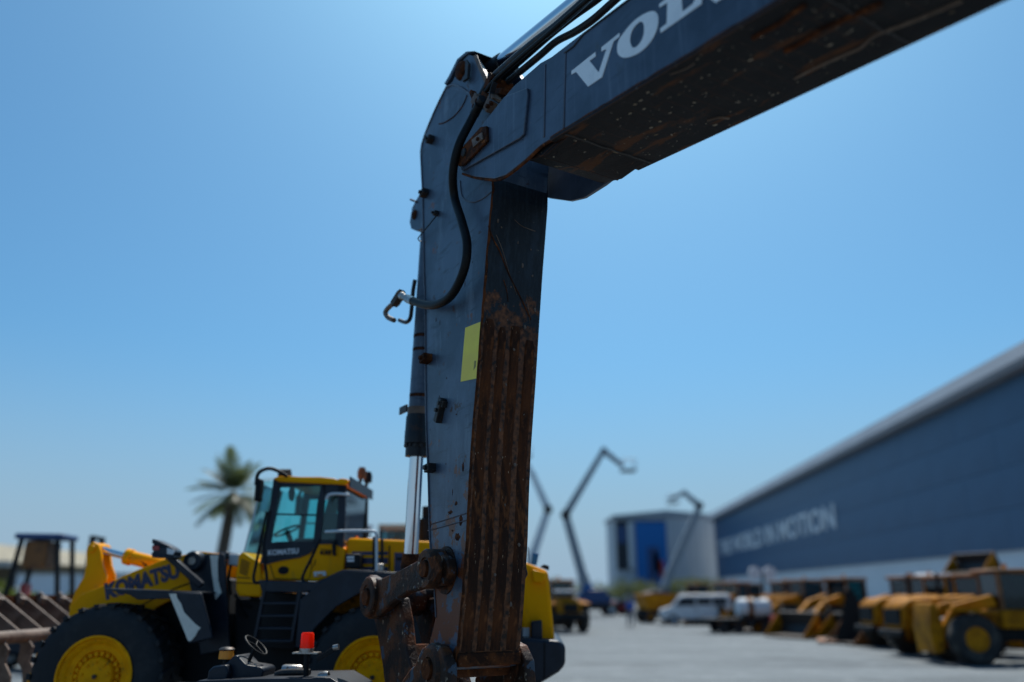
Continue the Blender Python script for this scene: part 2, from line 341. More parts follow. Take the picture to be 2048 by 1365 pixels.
def ground_mat():
    m = mat('paving', (.165, .190, .202), .85, 0, [((.05, .6, 1), (.105, .124, .135), .42, .62, 8), (1.1, (.22, .245, .256), .52, .70, 7), (.20, (.075, .086, .094), .58, .70, 8), ((.25, 1.6, 1), (.05, .058, .066), .62, .68, 9)], 0)
    nt = m.node_tree; N = nt.nodes; L = nt.links; b = N['Principled BSDF']; tc = N.new('ShaderNodeTexCoord')
    br = N.new('ShaderNodeTexBrick'); br.inputs['Scale'].default_value = 1; br.inputs['Brick Width'].default_value = .24; br.inputs['Row Height'].default_value = .12
    br.inputs['Mortar Size'].default_value = .006; br.inputs['Color1'].default_value = (1, 1, 1, 1); br.inputs['Color2'].default_value = (.86, .87, .88, 1); br.inputs['Mortar'].default_value = (.42, .42, .42, 1)
    L.new(tc.outputs['Object'], br.inputs[0]); mx = N.new('ShaderNodeMix'); mx.data_type = 'RGBA'; mx.blend_type = 'MULTIPLY'; mx.inputs[0].default_value = .8
    L.new(b.inputs['Base Color'].links[0].from_socket, mx.inputs[6]); L.new(br.outputs[0], mx.inputs[7]); L.new(mx.outputs[2], b.inputs['Base Color'])
    bp = N.new('ShaderNodeBump'); bp.inputs['Distance'].default_value = .01; bp.inputs['Strength'].default_value = .5; L.new(br.outputs[1], bp.inputs['Height']); bp.invert = True
    L.new(bp.outputs[0], b.inputs['Normal'])
ground_mat()
def clad_mat():
    m = mat('blue_cladding', (.028, .100, .200), .5, 0, [(.15, (.022, .082, .170), .4, .62, 4)], 0)
clad_mat()
# ------------------------------------------------------------------ ground
g = MB(); g.add([(-1500, -300, 0), (1500, -300, 0), (1500, 2500, 0), (-1500, 2500, 0)], [(0, 1, 2, 3)])
go = obj('ground', g, 'paving'); tag(go, kind='structure'); go['label'] = 'pale grey paved yard'
# ------------------------------------------------------------------ EXCAVATOR: boom, arm, cylinders and linkage
ALPHA = R(59.28); HA = .272; HB = .40                 # half widths of arm and boom
KX = 1.22                                             # a very large excavator: everything below is in units of KX metres
_pin = at(935, 300, 6.6 * KX); _n = Vector((math.sin(ALPHA), math.cos(ALPHA), 0))
_o = Vector((_pin.x, _pin.y, 0)) + _n * HA * KX
EX = Frame(_o, -ALPHA, KX)
ex = thing('excavator', 'dark blue grey excavator boom and hanging rusty arm with VOLVO lettering', 'excavator', EX.o, EX.rz); ex.scale = (KX, KX, KX)
def E(L, y): return EX.pts(L, y)
# --- boom: two fork plates, a box between them, a bottom plate that stands a little proud
low = [EX.p(1122, 266, -HB), EX.p(1560, 2, -HB)]
sl = (low[1][1] - low[0][1]) / (low[1][0] - low[0][0])
def lowz(x): return low[0][1] + sl * (x - low[0][0])
top = [EX.p(1169, 63, -HB), EX.p(1247, 0, -HB)]; st = (top[1][1] - top[0][1]) / (top[1][0] - top[0][0])
def topz(x): return top[0][1] + sl * (x - top[0][0])
XB = 5.2; XF = 7.6
tip = E([(1122, 266), (1081, 291), (1049, 321), (1012, 350), (988, 358), (950, 354), (924, 346), (916, 332), (916, 312), (925, 294), (964, 253), (1011, 192), (1027, 173), (1081, 126), (1103, 114)], -HB)
side = tip + [top[0], (XB, topz(XB)), (XF, 2.9), (XF + .15, 2.35), (XF - .35, 2.3), (XB - .35, lowz(XB - .35))]
boom = obj('boom', MB().prism(side, -HB, -HB + .035), 'boom_paint', ex, bevel=.006)
o = obj('side_plate', MB().prism(side, HB - .035, HB), 'boom_paint', boom, bevel=.006); o['label'] = 'far side plate of the boom fork'
xs = EX.p(1128, 262, -HB)[0]
inner = [(xs - .05, lowz(xs) + .03), (XB - .35, lowz(XB - .35) + .012), (XF - .33, 2.32), (XF + .13, 2.36), (XF - .02, 2.88), (XB, topz(XB) - .02), (top[0][0], top[0][1] - .02), (xs - .2, topz(xs) - .15), (xs - .3, lowz(xs) + .35)]
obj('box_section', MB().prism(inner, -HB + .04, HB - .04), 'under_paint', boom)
bp = MB(); x0, x1 = xs - .16, XB - .36; n = 26; rn = random.Random(3)
pts = []
for i in range(n + 1):
    x = x0 + (x1 - x0) * i / n; z = lowz(x)
    pts.append((x, z))
for i in range(n):
    (xa, za), (xb, zb) = pts[i], pts[i + 1]
    bp.hexa([(xa, -HB - .018, za - .028), (xb, -HB - .018, zb - .028), (xb, HB + .018, zb - .028), (xa, HB + .018, za - .028),
             (xa, -HB - .018, za), (xb, -HB - .018, zb), (xb, HB + .018, zb), (xa, HB + .018, za)])
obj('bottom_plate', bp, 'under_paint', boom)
# rolled web that closes the fork below the box
q = [(xs + .06, lowz(xs) - .024), (xs - .30, lowz(xs) - .03), (xs - .55, lowz(xs) + .05), (xs - .62, lowz(xs) + .25), (xs - .58, lowz(xs) + .26), (xs - .50, lowz(xs) + .09), (xs - .29, lowz(xs) + .02), (xs + .06, lowz(xs) + .02)]
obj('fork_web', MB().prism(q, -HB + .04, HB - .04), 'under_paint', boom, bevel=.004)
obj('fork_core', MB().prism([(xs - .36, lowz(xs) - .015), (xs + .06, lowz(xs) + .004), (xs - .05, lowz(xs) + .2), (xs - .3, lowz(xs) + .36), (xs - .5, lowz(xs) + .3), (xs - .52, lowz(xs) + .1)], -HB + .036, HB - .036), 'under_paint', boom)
for px in ((1128, 262), (1610, -30)):                    # welds across the underside
    x = EX.p(*px, -HB)[0] + .02
    m = MB().tube([(x + rn.uniform(-.006, .006), -HB + .8 * i / 14, lowz(x) - .029) for i in range(15)], .009, 6, 2)
    obj('weld_seam', m, 'dark_steel', boom)
def under_pt(px, py, out=.0295):
    r = ray(px, py); rl = Vector((r.dot(EX.u), r.dot(EX.n), r.z)); c = CAM - EX.o; cl = Vector((c.dot(EX.u), c.dot(EX.n), CAM_H)) / KX
    a0 = low[0][1] - sl * low[0][0] - out; t = (a0 + sl * cl.x - cl.z) / (rl.z - sl * rl.x); return cl + rl * t
def chip(parent, name, c, w_, h_, mt, rnd, rot=0.0):          # a flake lying on the underside
    m = MB(); P_ = []
    for i in range(9):
        g_ = i * .698; a_, b_ = math.cos(g_) * w_ * rnd.uniform(.45, 1), math.sin(g_) * h_ * rnd.uniform(.45, 1); P_.append((c.x + a_ * math.cos(rot) - b_ * math.sin(rot), c.y + a_ * math.sin(rot) + b_ * math.cos(rot)))
    m.add([(a_, b_, lowz(a_) - .0315) for a_, b_ in P_], [tuple(range(9))]); return obj(name, m, mt, parent, smooth=False)
for L, r_, mt in (([(1505, 76), (1532, 62), (1560, 46), (1588, 26), (1612, 10)], .016, 'rust'), ([(1568, 102), (1600, 88), (1628, 70), (1652, 54), (1700, 34), (1762, 4)], .018, 'rust'), ([(1588, 156), (1640, 132), (1690, 108), (1722, 94), (1752, 70), (1820, 44), (1925, 2)], .011, 'dusty_steel'),
                  ([(1610, 150), (1660, 124), (1720, 100)], .006, 'rust'), ([(1416, 241), (1436, 236), (1458, 238)], .009, 'dusty_steel'), ([(1098, 300), (1125, 303), (1150, 312)], .012, 'rust'), ([(1205, 345), (1222, 352), (1236, 356)], .010, 'rust'), ([(1340, 60 + 90), (1372, 138), (1390, 126)], .004, 'dusty_steel')):
    obj('scrape_mark', MB().tube([under_pt(a + rn.uniform(-1.5, 1.5), b + rn.uniform(-1, 1)) for a, b in L], r_, 6, 4), mt, boom)
CH = [(1281, 201), (1295, 185), (1403, 156), (1302, 255), (1151, 282), (1169, 279), (1158, 293), (1452, 161), (1362, 164), (1522, 72), (1438, 100), (1235, 239), (1260, 227), (1270, 209), (1288, 218), (1340, 226), (1320, 243), (1388, 205), (1412, 186), (1395, 118), (1430, 250), (1478, 205), (1500, 120), (1545, 190), (1556, 186), (1470, 140), (1600, 60), (1660, 90), (1702, 62), (1745, 88)]
for (a, b) in CH: chip(boom, 'paint_chip', under_pt(a, b), rn.uniform(.008, .028), rn.uniform(.006, .014), 'chip_pale', rn, rn.uniform(-.3, .3))
for k in range(60):
    a = rn.uniform(1190, 1760); lo_, hi_ = 262 - (a - 1122) * .616 + 14, 330 - (a - 1280) * .478 - 14
    if hi_ > max(lo_, 6): chip(boom, 'paint_chip', under_pt(a, rn.uniform(max(lo_, 6), hi_)), rn.uniform(.003, .011), rn.uniform(.003, .007), 'chip_pale', rn)
# welded top edge and rusty lower edge bead
e = MB().tube([(top[0][0] - .25 + i * .12, -HB - .002, topz(top[0][0] - .25 + i * .12) - (.02 if i > 1 else .06)) for i in range(24)], .008, 6, 1)
obj('weld_bead', e, 'dark_steel', boom)
e = MB().tube([(x0 + (XB - .5 - x0) * i / 40, -HB - .006, lowz(x0 + (XB - .5 - x0) * i / 40) + .004 + rn.uniform(-.004, .004)) for i in range(41)], .011, 6, 1)
obj('weld_bead', e, 'rust', boom)
e = MB().tube([(a, -HB + .012, b - .006) for a, b in E([(1122, 266), (1081, 291), (1049, 321), (1012, 350), (988, 358), (950, 354), (924, 346)], -HB)], .014, 6, 4)
obj('fork_lip', e, 'rust', boom)
for pa, pb in (((1131, 106), (1127, 257)), ((1090, 130), (1088, 275))):
    a = EX.v(*pa, -HB - .002); b = EX.v(*pb, -HB - .002); obj('plate_joint', MB().bar(a, b, .02, .008, up=(0, 1, 0)), 'boom_paint', boom, bevel=.003)
dbl = E([(918, 330), (918, 312), (927, 296), (966, 255), (1013, 195), (1058, 178), (1060, 190), (1052, 270), (1043, 279), (928, 343)], -HB)
dp = obj('doubler_plate', MB().prism(dbl, -HB - .022, -HB + .002), 'boom_paint', boom, bevel=.006)
ret = E([(918, 328), (920, 308), (966, 256), (978, 254), (979, 284), (932, 332), (922, 334)], -HB - .022)
rp = obj('pin_retainer', MB().prism(ret, -HB - .05, -HB - .024), 'rust', boom, bevel=.006)
obj('nut_plate', MB().prism(E([(946, 281), (966, 266), (968, 279), (949, 296)], -HB - .05), -HB - .066, -HB - .051), 'dusty_steel', rp, bevel=.003)
c = EX.v(957, 279, -HB - .066); obj('bolt', MB().cyl(c, c + Vector((0, -.02, 0)), .017, n=6), 'rust', rp)
c = EX.v(929, 306, -HB - .05); obj('pin_head', MB().lathe([(0, 0), (.04, 0), (.04, .7), (.032, 1), (0, 1)], c + Vector((0, .005, 0)), c - Vector((0, .02, 0)), 20), 'dark_steel', rp)
# --- letters V O L V O, each its own shape, on the near side
ZZ = lambda L: [(1080 + a * .2418, b * .2418) for a, b in L]
Vp = ZZ([(262, 590), (460, 433), (462, 468), (412, 506), (488, 603), (553, 405), (510, 428), (510, 395), (660, 275), (660, 305), (610, 345), (515, 640), (400, 720), (300, 597), (262, 620)])
Oo = ZZ([(640, 420), (648, 350), (690, 280), (765, 190), (850, 125), (930, 95), (968, 112), (980, 160), (972, 230), (940, 310), (888, 382), (820, 440), (750, 472), (695, 480), (655, 460)])
Oi = ZZ([(747, 345), (752, 290), (775, 235), (815, 192), (842, 183), (860, 203), (863, 260), (850, 320), (820, 370), (787, 396), (762, 388)])
Lp = ZZ([(1000, 275), (997, 240), (1050, 197), (1056, 25), (990, 65), (988, 38), (1200, -125), (1200, -92), (1168, -70), (1180, 100), (1262, 38), (1320, -62), (1345, -80), (1338, 35)])
def smooth_loop(P, k=4):
    out = []; n = len(P)
    for i in range(n):
        p0, p1, p2, p3 = [Vector(P[(i + j) % n]) for j in (-1, 0, 1, 2)]
        for s in range(k):
            t = s / k; v = .5 * ((2 * p1) + (p2 - p0) * t + (2 * p0 - 5 * p1 + 4 * p2 - p3) * t * t + (3 * p1 - p0 - 3 * p2 + p3) * t ** 3); out.append((v.x, v.y))
    return out
yl = -HB - .001; yt = -HB - .004
V2 = E(Vp, yl); L2 = E(Lp, yl); A = smooth_loop(E(Oo, yl)); B = smooth_loop(E(Oi, yl))
def ring_letter(A, B, dx=0):
    m = MB(); n = 72; cx = sum(a for a, b in A) / len(A); cz = sum(b for a, b in A) / len(A); sh = .0
    def resamp(P):
        d = sorted(((math.atan2(b - cz, a - cx), a, b) for a, b in P)); return d
    def rad(P, th):
        best = None
        for i in range(len(P)):
            a, b = P[i]; c2, d2 = P[(i + 1) % len(P)]; ux, uz = math.cos(th), math.sin(th); ax, az = a - cx, b - cz; bx, bz = c2 - a, d2 - b
            den = ux * bz - uz * bx
            if abs(den) < 1e-9: continue
            t = (ax * bz - az * bx) / den; s = (ax * uz - az * ux) / den
            if t > 0 and -1e-6 <= s <= 1 + 1e-6 and (best is None or t > best): best = t
        return best or .05
    for i in range(n):
        th = 2 * math.pi * i / n; ro, ri = rad(A, th), rad(B, th)
        for r_, y in ((ro, yt), (ri, yt), (ro, yl + .003), (ri, yl + .003)): m.v.append(Vector((cx + dx + r_ * math.cos(th), y, cz + sl * dx + r_ * math.sin(th))))
    for i in range(n):
        j = (i + 1) % n; a, b = 4 * i, 4 * j
        m.f += [(a, a + 1, b + 1, b), (a, b, b + 2, a + 2), (a + 1, a + 3, b + 3, b + 1)]
    return m
def flat_letter(P, dx=0): return MB().prism([(a + dx, b + sl * dx) for a, b in P], yt, yl + .003)
obj('letter', flat_letter(V2), 'letter_white', boom, smooth=False); obj('letter', ring_letter(A, B), 'letter_white', boom, smooth=False, fix=True)
obj('letter', flat_letter(L2), 'letter_white', boom, smooth=False)
dV = L2[0][0] - V2[0][0] + (max(a for a, b in L2) - min(a for a, b in L2)) * .72
obj('letter', flat_letter(V2, dV), 'letter_white', boom, smooth=False); obj('letter', ring_letter(A, B, dV), 'letter_white', boom, smooth=False, fix=True)
# --- arm
edge_px = [(987, 380), (974, 526), (967, 614), (957, 746), (945, 890), (939, 993), (935, 1081), (927, 1187), (921, 1254), (912, 1337)]
left_px = [(870, 1350), (846, 1335), (858, 1290), (871, 1235), (866, 1150), (859, 1081), (856, 964), (851, 817), (850, 623), (847, 526), (845, 400), (842, 335), (843, 290), (868, 225), (893, 174)]
body = E([(935, 186), (975, 212), (990, 252), (994, 300), (990, 345)] + edge_px + left_px, -HA)
arm = obj('arm', MB().prism(body, -HA, HA), 'arm_side', ex, bevel=.008)
edge = E(edge_px, -HA)
def edge_x(z):
    for (xa, za), (xb, zb) in zip(edge, edge[1:]):
        if zb <= z <= za: return xa + (xb - xa) * (za - z) / (za - zb)
    return edge[-1][0] if z < edge[-1][1] else edge[0][0]
fp = MB(); nz = 40; z0, z1 = edge[-1][1] + .02, edge[0][1] + .50
for i in range(nz):
    za, zb = z0 + (z1 - z0) * i / nz, z0 + (z1 - z0) * (i + 1) / nz
    fp.hexa([(edge_x(za) - .01, -HA - .008, za), (edge_x(za) + .016, -HA - .008, za), (edge_x(za) + .016, HA + .006, za), (edge_x(za) - .01, HA + .006, za),
             (edge_x(zb) - .01, -HA - .008, zb), (edge_x(zb) + .016, -HA - .008, zb), (edge_x(zb) + .016, HA + .006, zb), (edge_x(zb) - .01, HA + .006, zb)])
o = obj('front_plate', fp, 'arm_front', arm, smooth=False); o['label'] = 'rusted front plate of the arm'
for k, (ya, yb, ytop) in enumerate(((.04, .20, 641), (.285, .41, 652), (.51, .67, 646), (.78, .94, 668))):
    zt = EX.p(960, ytop, -HA)[1]; m = MB(); n = 46; rn = random.Random(40 + k); zz = [zt + (z0 + .10 - zt) * i / n for i in range(n + 1)]; base = 0
    prev = None
    for i, z in enumerate(zz):
        h = (.022 - .012 * min(1, i / 18)) * rn.uniform(.55, 1.35); a = -HA + 2 * HA * ya + rn.uniform(-.004, .004); b = -HA + 2 * HA * yb + rn.uniform(-.004, .004)
        if i == 0: a += rn.uniform(.0, .02); b -= rn.uniform(.0, .02)
        x = edge_x(z) + .015; ring = [(x, a - .006, z), (x + h * .8, a + .006, z), (x + h, (a + b) / 2, z), (x + h * .85, b - .006, z), (x, b + .006, z)]
        s0 = len(m.v); m.v += [Vector(q) for q in ring]
        if prev is not None: m.f += [(prev + j, s0 + j, s0 + j + 1, prev + j + 1) for j in range(4)]
        else: m.f.append(tuple(s0 + j for j in range(5)))
        prev = s0
    m.f.append(tuple(prev + j for j in range(4, -1, -1)))
    obj('wear_strip', m, 'rust_strip', arm, smooth=True, fix=True)
o = obj('end_plate', MB().box(edge_x(z0) - .02, edge_x(z0) + .055, -HA - .01, HA + .01, z0 - .01, z0 + .09), 'rust', arm, bevel=.012)
m = MB().tube([(edge_x(z) + .006 + random.uniform(-.004, .004), -HA - .006, z) for z in [z1 - (z1 - z0) * i / 60 for i in range(61)]], .013, 6, 1); obj('weld_bead', m, 'rust', arm)
m = MB().tube([(a + .018, -HA - .004, b) for a, b in E(left_px[3:], -HA)], .009, 6, 3); obj('weld_bead', m, 'arm_paint', arm)
m = MB().tube([EX.v(*p, -HA - .003) for p in ((893, 176), (905, 170), (925, 177), (950, 196))], .012, 6, 4); obj('weld_bead', m, 'arm_paint', arm)
m = MB().tube([EX.v(*p, -HA - .003) for p in ((934, 191), (925, 212), (908, 233), (888, 246), (878, 248))], .006, 6, 4); obj('weld_bead', m, 'rust', arm)
m = MB().tube([EX.v(*p, -HA - .003) for p in ((920, 362), (925, 395), (945, 405), (965, 398), (984, 383))], .006, 6, 4); obj('weld_bead', m, 'arm_paint', arm)
for pl in (((858, 1050), (885, 1042), (936, 1026)), ((856, 1062), (900, 1050), (936, 1040))):
    obj('weld_bead', MB().tube([EX.v(*p, -HA - .002) for p in pl], .005, 6, 3), 'arm_paint', arm)
# scrapes and chips on the front plate
def front_pt(px, py, out=.018):
    r = ray(px, py); rl = Vector((r.dot(EX.u), r.dot(EX.n), r.z)); c = CAM - EX.o; cl = Vector((c.dot(EX.u), c.dot(EX.n), CAM_H)) / KX; z = 3.5
    for _ in range(8):
        t = (edge_x(z) + out - cl.x) / rl.x; q = cl + rl * t; z = q.z
    return q
rn = random.Random(11)
for L, r_, mt in (([(977, 452), (986, 478), (998, 502), (1012, 535), (1024, 562), (1037, 588), (1050, 612), (1062, 640)], .007, 'rust'), ([(992, 470), (1004, 500), (1020, 548), (1034, 590)], .003, 'dusty_steel'),
                  ([(1030, 440), (1042, 452), (1056, 458), (1072, 463)], .003, 'dusty_steel'), ([(1006, 560), (1012, 580), (1016, 604)], .004, 'rust'), ([(1052, 600), (1058, 618), (1061, 648)], .003, 'dusty_steel')):
    obj('scrape_mark', MB().tube([front_pt(a + rn.uniform(-1.2, 1.2), b) for a, b in L], r_, 5, 3), mt, arm)
for k, (a, b) in enumerate([(1003, 455), (1022, 575), (1065, 552), (1036, 486), (1062, 500), (996, 442), (1015, 640), (1050, 655), (1045, 532), (1008, 610), (1070, 620), (1028, 700), (1012, 770), (1048, 830), (1000, 860), (1030, 930), (1010, 1010), (1038, 1090), (990, 1150), (1022, 1210)]):
    c = front_pt(a, b, .017 if b < 650 else .043); w_, h_ = rn.uniform(.006, .016), rn.uniform(.008, .03)
    obj('paint_chip', MB().prism([(c.y + math.cos(g_) * w_ * rn.uniform(.5, 1), c.z + math.sin(g_) * h_ * rn.uniform(.5, 1)) for g_ in [i * .785 for i in range(8)]], c.x - .003, c.x + .0025, 'x'), 'dusty_steel', arm, smooth=False)
for (a, b, w_, h_, mt) in ((926, 934, .022, .052, 'rust'), (912, 1008, .03, .02, 'rust'), (900, 1025, .05, .022, 'rust'), (922, 1040, .045, .05, 'rust'), (915, 1075, .05, .04, 'rust'), (905, 1062, .02, .012, 'rust'), (893, 757, .008, .01, 'rust'), (879, 793, .007, .009, 'rust'), (913, 829, .02, .008, 'rust'), (882, 700, .006, .012, 'dusty_steel'), (930, 568, .006, .03, 'rust'), (945, 525, .005, .014, 'rust'), (872, 640, .006, .03, 'rust'), (880, 645, .004, .028, 'rust'), (892, 928, .006, .01, 'rust'), (860, 860, .006, .012, 'rust'), (858, 325, .005, .02, 'dusty_steel'), (905, 985, .006, .03, 'rust')):
    c = EX.v(a, b, -HA); q = [(c.x + math.cos(i * .5236) * w_ * rn.uniform(.4, 1.1), c.z + math.sin(i * .5236) * h_ * rn.uniform(.4, 1.1)) for i in range(12)]
    obj('rust_patch', MB().prism(q, -HA - .0016, -HA + .001), mt, arm, smooth=False)
# top lugs: near and far plate with the cylinder eye between them
lug = [(893, 176), (905, 163), (922, 125), (937, 109), (946, 112), (962, 136), (986, 186), (1000, 225), (985, 235), (935, 200)]
for ya in (-HA, HA - .06):
    L = E(lug, -HA); lg = obj('top_lug', MB().prism(L, ya + .001, ya + .06), 'arm_paint', arm, bevel=.006)
c = EX.v(924, 142, -HA)
obj('pin', MB().lathe([(0, 0), (.098, 0), (.098, .5), (.085, .8), (.05, 1), (0, .9)], c + Vector((0, .03, 0)), c - Vector((0, .05, 0)), 26), 'rust', arm)
obj('pin_lock', MB().prism(E([(934, 120), (940, 128), (938, 158), (928, 165), (927, 158), (933, 150)], -HA - .03), -HA - .05, -HA - .02), 'dark_steel', arm, bevel=.004)
m = MB().prism(E([(950, 103), (938, 107), (919, 122), (902, 158), (893, 171), (890, 168), (899, 153), (916, 119), (934, 104)], -HA), -HA - .01, HA + .01); obj('top_cover', m, 'arm_paint', arm, bevel=.003)
m = MB().prism(E([(946, 112), (953, 110), (962, 133), (986, 183), (978, 188), (962, 150)], -HA - .012), -HA - .014, -HA - .001); obj('lug_edge', m, 'dusty_steel', arm, bevel=.003)
# brackets and bolts along the near side
def bracket(px, py, w, h, d, rot, mt='dark_steel'):
    c = EX.v(px, py, -HA); m = MB(); ca, sa = math.cos(rot), math.sin(rot)
    P = [(-w, -h), (w, -h), (w, h), (-w, h)]; P = [(c.x + a * ca - b * sa, c.z + a * sa + b * ca) for a, b in P]
    o = obj('bracket', m.prism(P, -HA - d, -HA + .002), mt, arm, bevel=.006)
    obj('bolt', MB().cyl((c.x, -HA - d + .002, c.z), (c.x, -HA - d - .022, c.z), min(w, h) * .62, n=6), mt, o)
for a in ((866, 281, .045, .028, .07, .2), (854, 388, .045, .032, .07, .2), (876, 428, .026, .022, .05, 0), (860, 719, .055, .038, .09, .1, 'rust'), (868, 937, .045, .036, .08, .1)): bracket(*a)
bracket(886, 822, .032, .11, .06, -.45); bracket(890, 808, .055, .03, .05, -.4)
c = EX.v(876, 428, -HA - .05); obj('wire', MB().tube([c, EX.v(860, 448, -HA - .06), EX.v(845, 466, -HA - .05), EX.v(836, 478, -HA - .04), EX.v(842, 484, -HA - .03)], .006, 6, 4), 'black_matte', arm)
st_ = obj('sticker', MB().prism(E([(930.5, 656), (962, 643.5), (955, 757), (921, 764)], -HA - .003), -HA - .003, -HA - .0006), 'sticker_yellow', arm, smooth=False)
for k in range(4):
    obj('print_line', MB().prism(E([(948.5 + k * 1.1, 722), (949.2 + k * 1.1, 722), (947.7 + k * 1.1, 741 - k * 2), (947.0 + k * 1.1, 741 - k * 2)], -HA - .0035), -HA - .0038, -HA - .0031), 'sticker_print', st_, smooth=False)
# --- bucket cylinder on the arm's outer edge
lugp = [(838, 390), (846, 395), (846, 455), (834, 463), (822, 458), (819, 445), (824, 415)]
bc_top = EX.v(863, 440, 0); bc_g = EX.v(838, 822, 0); bc_g2 = EX.v(833, 914, 0); bc_end = EX.v(817, 1195, 0)
cyl = obj('bucket_cylinder', MB().lathe([(0, 0), (.105, 0), (.108, .02), (.108, .985), (.112, 1), (0, 1)], bc_top, bc_g, 28), 'arm_paint', ex)
obj('gland', MB().lathe([(0, 0), (.112, 0), (.112, .06), (.128, .16), (.130, .45), (.133, .46), (.133, .72), (.116, .75), (.116, 1), (.06, 1.0), (0, 1)], bc_g, bc_g2, 28), 'pipe_paint', cyl)
d = (bc_g2 - bc_g); w = d.normalized(); a = w.orthogonal().normalized(); b = w.cross(a); cc = bc_g + d * .74
for i in range(14):
    g_ = 2 * math.pi * i / 14; q = cc + (a * math.cos(g_) + b * math.sin(g_)) * .122; obj('gland_bolt', MB().cyl(q - w * .0, q + w * .03, .013, n=6), 'dark_steel', cyl)
obj('rod', MB().cyl(bc_g2 - w * .01, bc_end, .071, n=40), 'chrome', cyl)
obj('hose_clamp', MB().lathe([(.10, 0), (.118, 0), (.118, 1), (.10, 1)], bc_top.lerp(bc_g, .985), bc_top.lerp(bc_g, .985) + w * .075, 28), 'dusty_steel', cyl)
cb = EX.v(802, 822, -.03); obj('clamp_tab', MB().box(cb.x - .03, cb.x + .16, cb.y - .01, cb.y + .01, cb.z - .04, cb.z + .04), 'dark_steel', cyl, bevel=.004)
for f_ in (.62, .69, .92):
    q = bc_top.lerp(bc_g, f_); obj('rust_band', MB().lathe([(.1, 0), (.1095, 0), (.1095, 1), (.1, 1)], q, q + w * .035, 28), 'rust', cyl)
for ya in (-.20, .14):
    lgo = obj('cylinder_lug', MB().prism(E(lugp, -.20), ya, ya + .06), 'arm_paint', arm, bevel=.006)
c = EX.v(830, 430, -.20); obj('pin', MB().lathe([(0, 0), (.055, 0), (.055, .7), (.03, 1), (0, .9)], c + Vector((0, .03, 0)), c - Vector((0, .03, 0)), 20), 'rust', arm)
c = EX.v(822, 400, -.20); obj('lock_tab', MB().bar(c, EX.v(835, 405, -.2), .03, .02), 'rust', arm, bevel=.003)
# --- linkage at the lower end
rk = [(738, 1150), (756, 1160), (800, 1140), (850, 1113), (874, 1104), (893, 1118), (897, 1148), (884, 1172), (856, 1173), (812, 1186), (782, 1206), (756, 1232), (735, 1238), (720, 1222), (718, 1180)]
yr = -HA - .10
rock = obj('rocker_link', MB().prism(E(rk, yr), yr, yr + .085), 'rust_worn', ex, bevel=.014)
obj('link_plate', MB().prism(E(rk, yr), HA + .015, HA + .10), 'rust_worn', rock, bevel=.014)
pl_, pr_ = EX.v(742, 1194, yr), EX.v(868, 1138, yr)
for c, r_, d_ in ((pl_, .185, .05), (pr_, .158, .09)):
    obj('boss', MB().lathe([(0, .1), (r_ * .55, .1), (r_ * .58, 0), (r_ * .92, .0), (r_, .12), (r_, 1), (0, 1)], c - Vector((0, d_, 0)), c + Vector((0, .06, 0)), 30), 'rust_worn', rock)
    obj('pin', MB().lathe([(0, 0), (r_ * .42, 0), (r_ * .5, .15), (r_ * .5, 1), (0, 1)], c - Vector((0, d_ + .015, 0)), Vector((c.x, HA + .12, c.z)), 24), 'rust', rock)
m = MB().prism(E([(858, 1116), (872, 1112), (884, 1140), (870, 1164), (858, 1160), (866, 1140)], yr - .09), yr - .105, yr - .088); obj('pin_lock', m, 'rust', rock, bevel=.004)
obj('pin_boss', MB().lathe([(0, 0), (.19, 0), (.2, .1), (.2, 1), (0, 1)], (pr_.x + .02, -HA - .012, pr_.z - .01), (pr_.x + .02, HA + .012, pr_.z - .01), 30), 'rust_worn', arm)
hl = [(738, 1200), (798, 1195), (806, 1240), (812, 1300), (830, 1370), (838, 1440), (776, 1440), (764, 1330), (752, 1260)]
yh = -HA + .0
link = obj('bucket_link', MB().prism(E(hl, yh), yh, yh + .11), 'rust_worn', ex, bevel=.02)
obj('link_leg', MB().prism(E(hl, yh), HA - .11, HA), 'rust_worn', link, bevel=.02)
obj('link_web', MB().prism(E([(775, 1290), (800, 1290), (812, 1345), (790, 1345)], yh), yh + .1, HA - .1), 'rust', link, bevel=.01)
obj('link_tube', MB().cyl((pl_.x, yh, pl_.z), (pl_.x, HA, pl_.z), .13, n=26), 'rust_worn', link)
re_ = EX.v(817, 1200, 0); obj('rod_eye', MB().lathe([(.07, 0), (.14, 0), (.15, .1), (.15, .9), (.14, 1), (.07, 1), (.07, 0)], (re_.x, -.13, re_.z), (re_.x, .13, re_.z), 28), 'rust_worn', cyl)
obj('rod_shank', MB().lathe([(0, 0), (.085, 0), (.10, .5), (.12, 1), (0, 1)], bc_end.lerp(bc_g2, .3), bc_end, 24), 'rust', cyl)
bpin = EX.v(858, 1338, -HA - .14)
for ya, yb in ((-HA - .15, -HA - .01), (HA + .01, HA + .17)):
    m = MB().lathe([(0, .12), (.085, .12), (.09, 0), (.15, 0), (.178, .2), (.178, 1), (0, 1)], (bpin.x, ya, bpin.z), (bpin.x, yb, bpin.z), 32) if ya < 0 else MB().lathe([(0, 1), (0, .9), (.15, 1), (.178, .8), (.178, 0), (0, 0)][::-1], (bpin.x, ya, bpin.z), (bpin.x, yb, bpin.z), 32)
    obj('bucket_boss', m, 'rust_worn', arm, fix=True)
obj('bucket_pin', MB().cyl((bpin.x, -HA - .17, bpin.z), (bpin.x, HA + .2, bpin.z), .08, n=24), 'rust', arm)
hk = E([(800, 1365), (818, 1338), (828, 1330), (842, 1296), (858, 1286), (880, 1296), (892, 1330), (894, 1400), (800, 1420)], -HA - .13)
obj('bucket_hook', MB().prism(hk, -HA - .125, -HA - .03), 'rust_worn', arm, bevel=.02)
obj('bucket_hook', MB().prism(hk, HA + .03, HA + .125), 'rust_worn', arm, bevel=.02)
